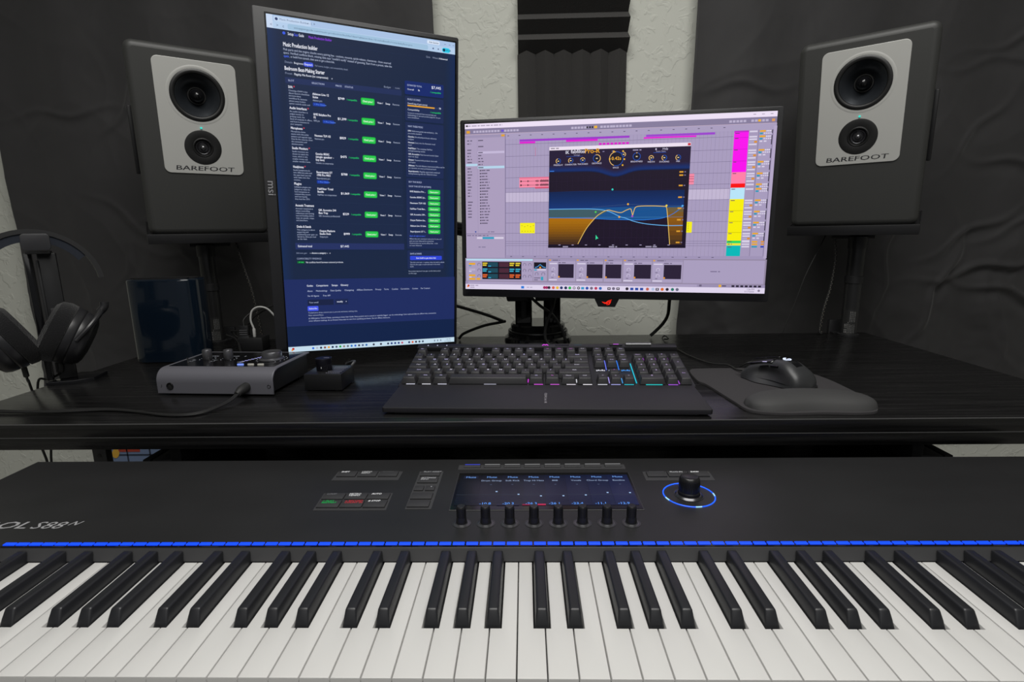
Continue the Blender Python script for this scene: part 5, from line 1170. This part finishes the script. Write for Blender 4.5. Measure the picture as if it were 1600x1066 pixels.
def earcup(cx, cz, sgn):
    d = Vector((sgn*.84, -.12, -.46)).normalized()          # pad -> outer shell
    a1 = Vector((0, 1, 0)); a1 = (a1 - d*a1.dot(d)).normalized(); a2 = d.cross(a1)
    M = O @ Matrix(((a1.x, a2.x, d.x, cx), (a1.y, a2.y, d.y, -.004), (a1.z, a2.z, d.z, cz), (0, 0, 0, 1))) @ Matrix.Scale(1.14, 4)
    b = MB(M); b.lathe([(.026, -.018), (.031, -.024), (.042, -.025), (.049, -.019), (.051, -.008), (.049, .002), (.044, .004)], M_VEL, 48); b.lathe([(.027, -.018), (0, -.014)], M_VEL, 32); pad = b.build('ear_pad', hp); pad['label'] = 'thick black velour pad'
    b = MB(M); b.lathe([(.044, .003), (.0480, .004), (.0480, .013), (.0465, .0155), (.0455, .016), (.0460, .018), (.0440, .027), (.0405, .033), (.0390, .034)], M_CUP, 48); sh = b.build('ear_cup', hp)
    b = MB(M); b.lathe([(.0395, .0338), (.032, .0370), (.018, .039), (0, .0395)], mat('grille_mesh', (.012, .012, .012), .6, bump=((900, 900, 900), 1.0, .002, 0)), 40); b.build('grille', sh)
    b = MB(M)
    v0 = a2 if a2.z > 0 else -a2; s2 = 1 if a2.z > 0 else -1
    for k in (-1, 1):
        b.tube([(k*.0445, 0, .020), (k*.0445, s2*.026, .027), (k*.027, s2*.049, .031), (0, s2*.056, .031)], .0038, M_CUP, 10, 6)
    b.tube([(0, s2*.052, .030), (0, s2*.062, .032), (0, s2*.070, .029)], .0062, M_CUP, 12, 4); b.build('yoke', hp)
    b = MB(O); q = O.inverted() @ (M @ Vector((0, -s2*.046, .012)))
    q2 = q + Vector((-.006*sgn*0 - .001, 0, -.03))
    e = Vector((-.033 + .002*sgn, .034, 0))
    e8 = Vector((e.x + .004*sgn, e.y, .80)); q1 = q + Vector((-.001*sgn, .001, -.016)); dq = e8 - q1
    p = [q, q1, q1 + Vector((dq.x*.18, dq.y*.22, dq.z*.40)), q1 + Vector((dq.x*.60, dq.y*.66, dq.z*.75)), e8, Vector((e.x - .003*sgn, e.y, .72)), Vector((e.x + .005*sgn, e.y, .68)), Vector((e.x, e.y, .62)), Vector((e.x, e.y, .45))]
    b.tube(p, lambda t: .0045 if t < .16 else .0021, M_CABLE, 10, 6); b.build('cable', hp)
earcup(.024, .893, 1); earcup(-.054, .893, -1)
hc = MB()
hc.tube([(-.915, .80, .8035), (-.84, .792, .8035), (-.764, .787, .8028), (-.683, .797, .8028), (-.626, .790, .8028), (-.547, .767, .8028), (-.502, .775, .803), (-.482, .815, .806), (-.477, .842, .8125)], .0019, M_CABLE, 8, 8)
hc.tube([(-.915, .79, .8034), (-.84, .785, .8034), (-.74, .783, .8028), (-.66, .792, .8028), (-.600, .781, .8028), (-.540, .763, .8028), (-.498, .771, .803), (-.478, .813, .806), (-.474, .842, .8125)], .0019, M_CABLE, 8, 8)
pl = MB()
pl.tube([(-.4765, .8395, .8120), (-.4755, .850, .8145), (-.4745, .8685, .8165)], lambda t: .0040 + .0042*min(1, t*1.6), M_RUB, 16, 4)
for k in range(4): pl.torus((0, 0, 0), .0050, .0008, M_RUB, 20, 6, M=T3(-.4762 + k*.0004, .842 + k*.0028, .8126 + k*.0006) @ R('X', 80))
hcr = thing('headphone_cable', 'twin black headphone lead curving along the front of the desk into the audio interface', 'cable', (-.60, .79, DZ))
o1 = hc.build('cable', hcr); o2 = pl.build('plug', hcr)
for o in (o1, o2): o.matrix_parent_inverse = Matrix.Translation((.60, -.79, -DZ))
# printed box on the floor behind the desk leg
bx = thing('storage_box', 'blue printed box with yellow and red shapes, seen under the left of the desk', 'box', (-1.137, 1.50, 0))
b = MB(); b.box((0, .06, .26), (.28, .12, .52), mat('box_blue', (.16, .22, .36), .6), .002); b.build('carton', bx)
b = MB()
for q in range(5): b.box((-.14 + .07*q, -.0008, .26), (.004, .0012, .50), ink('2a3344'))
for q in range(10): b.box((0, -.0008, .05 + q*.047), (.27, .0012, .004), ink('2a3344'))
b.prism(blob([(-.118, .424), (-.108, .416), (-.098, .422), (-.094, .437), (-.104, .447), (-.114, .438)]), 0, .0016, ink('d8a83c'), M=UP); b.prism([(-.096, .436), (-.03, .436), (-.03, .51), (-.085, .51)], 0, .0014, ink('a83a26'), M=UP)
b.build('printed_panel', bx, smooth=0)
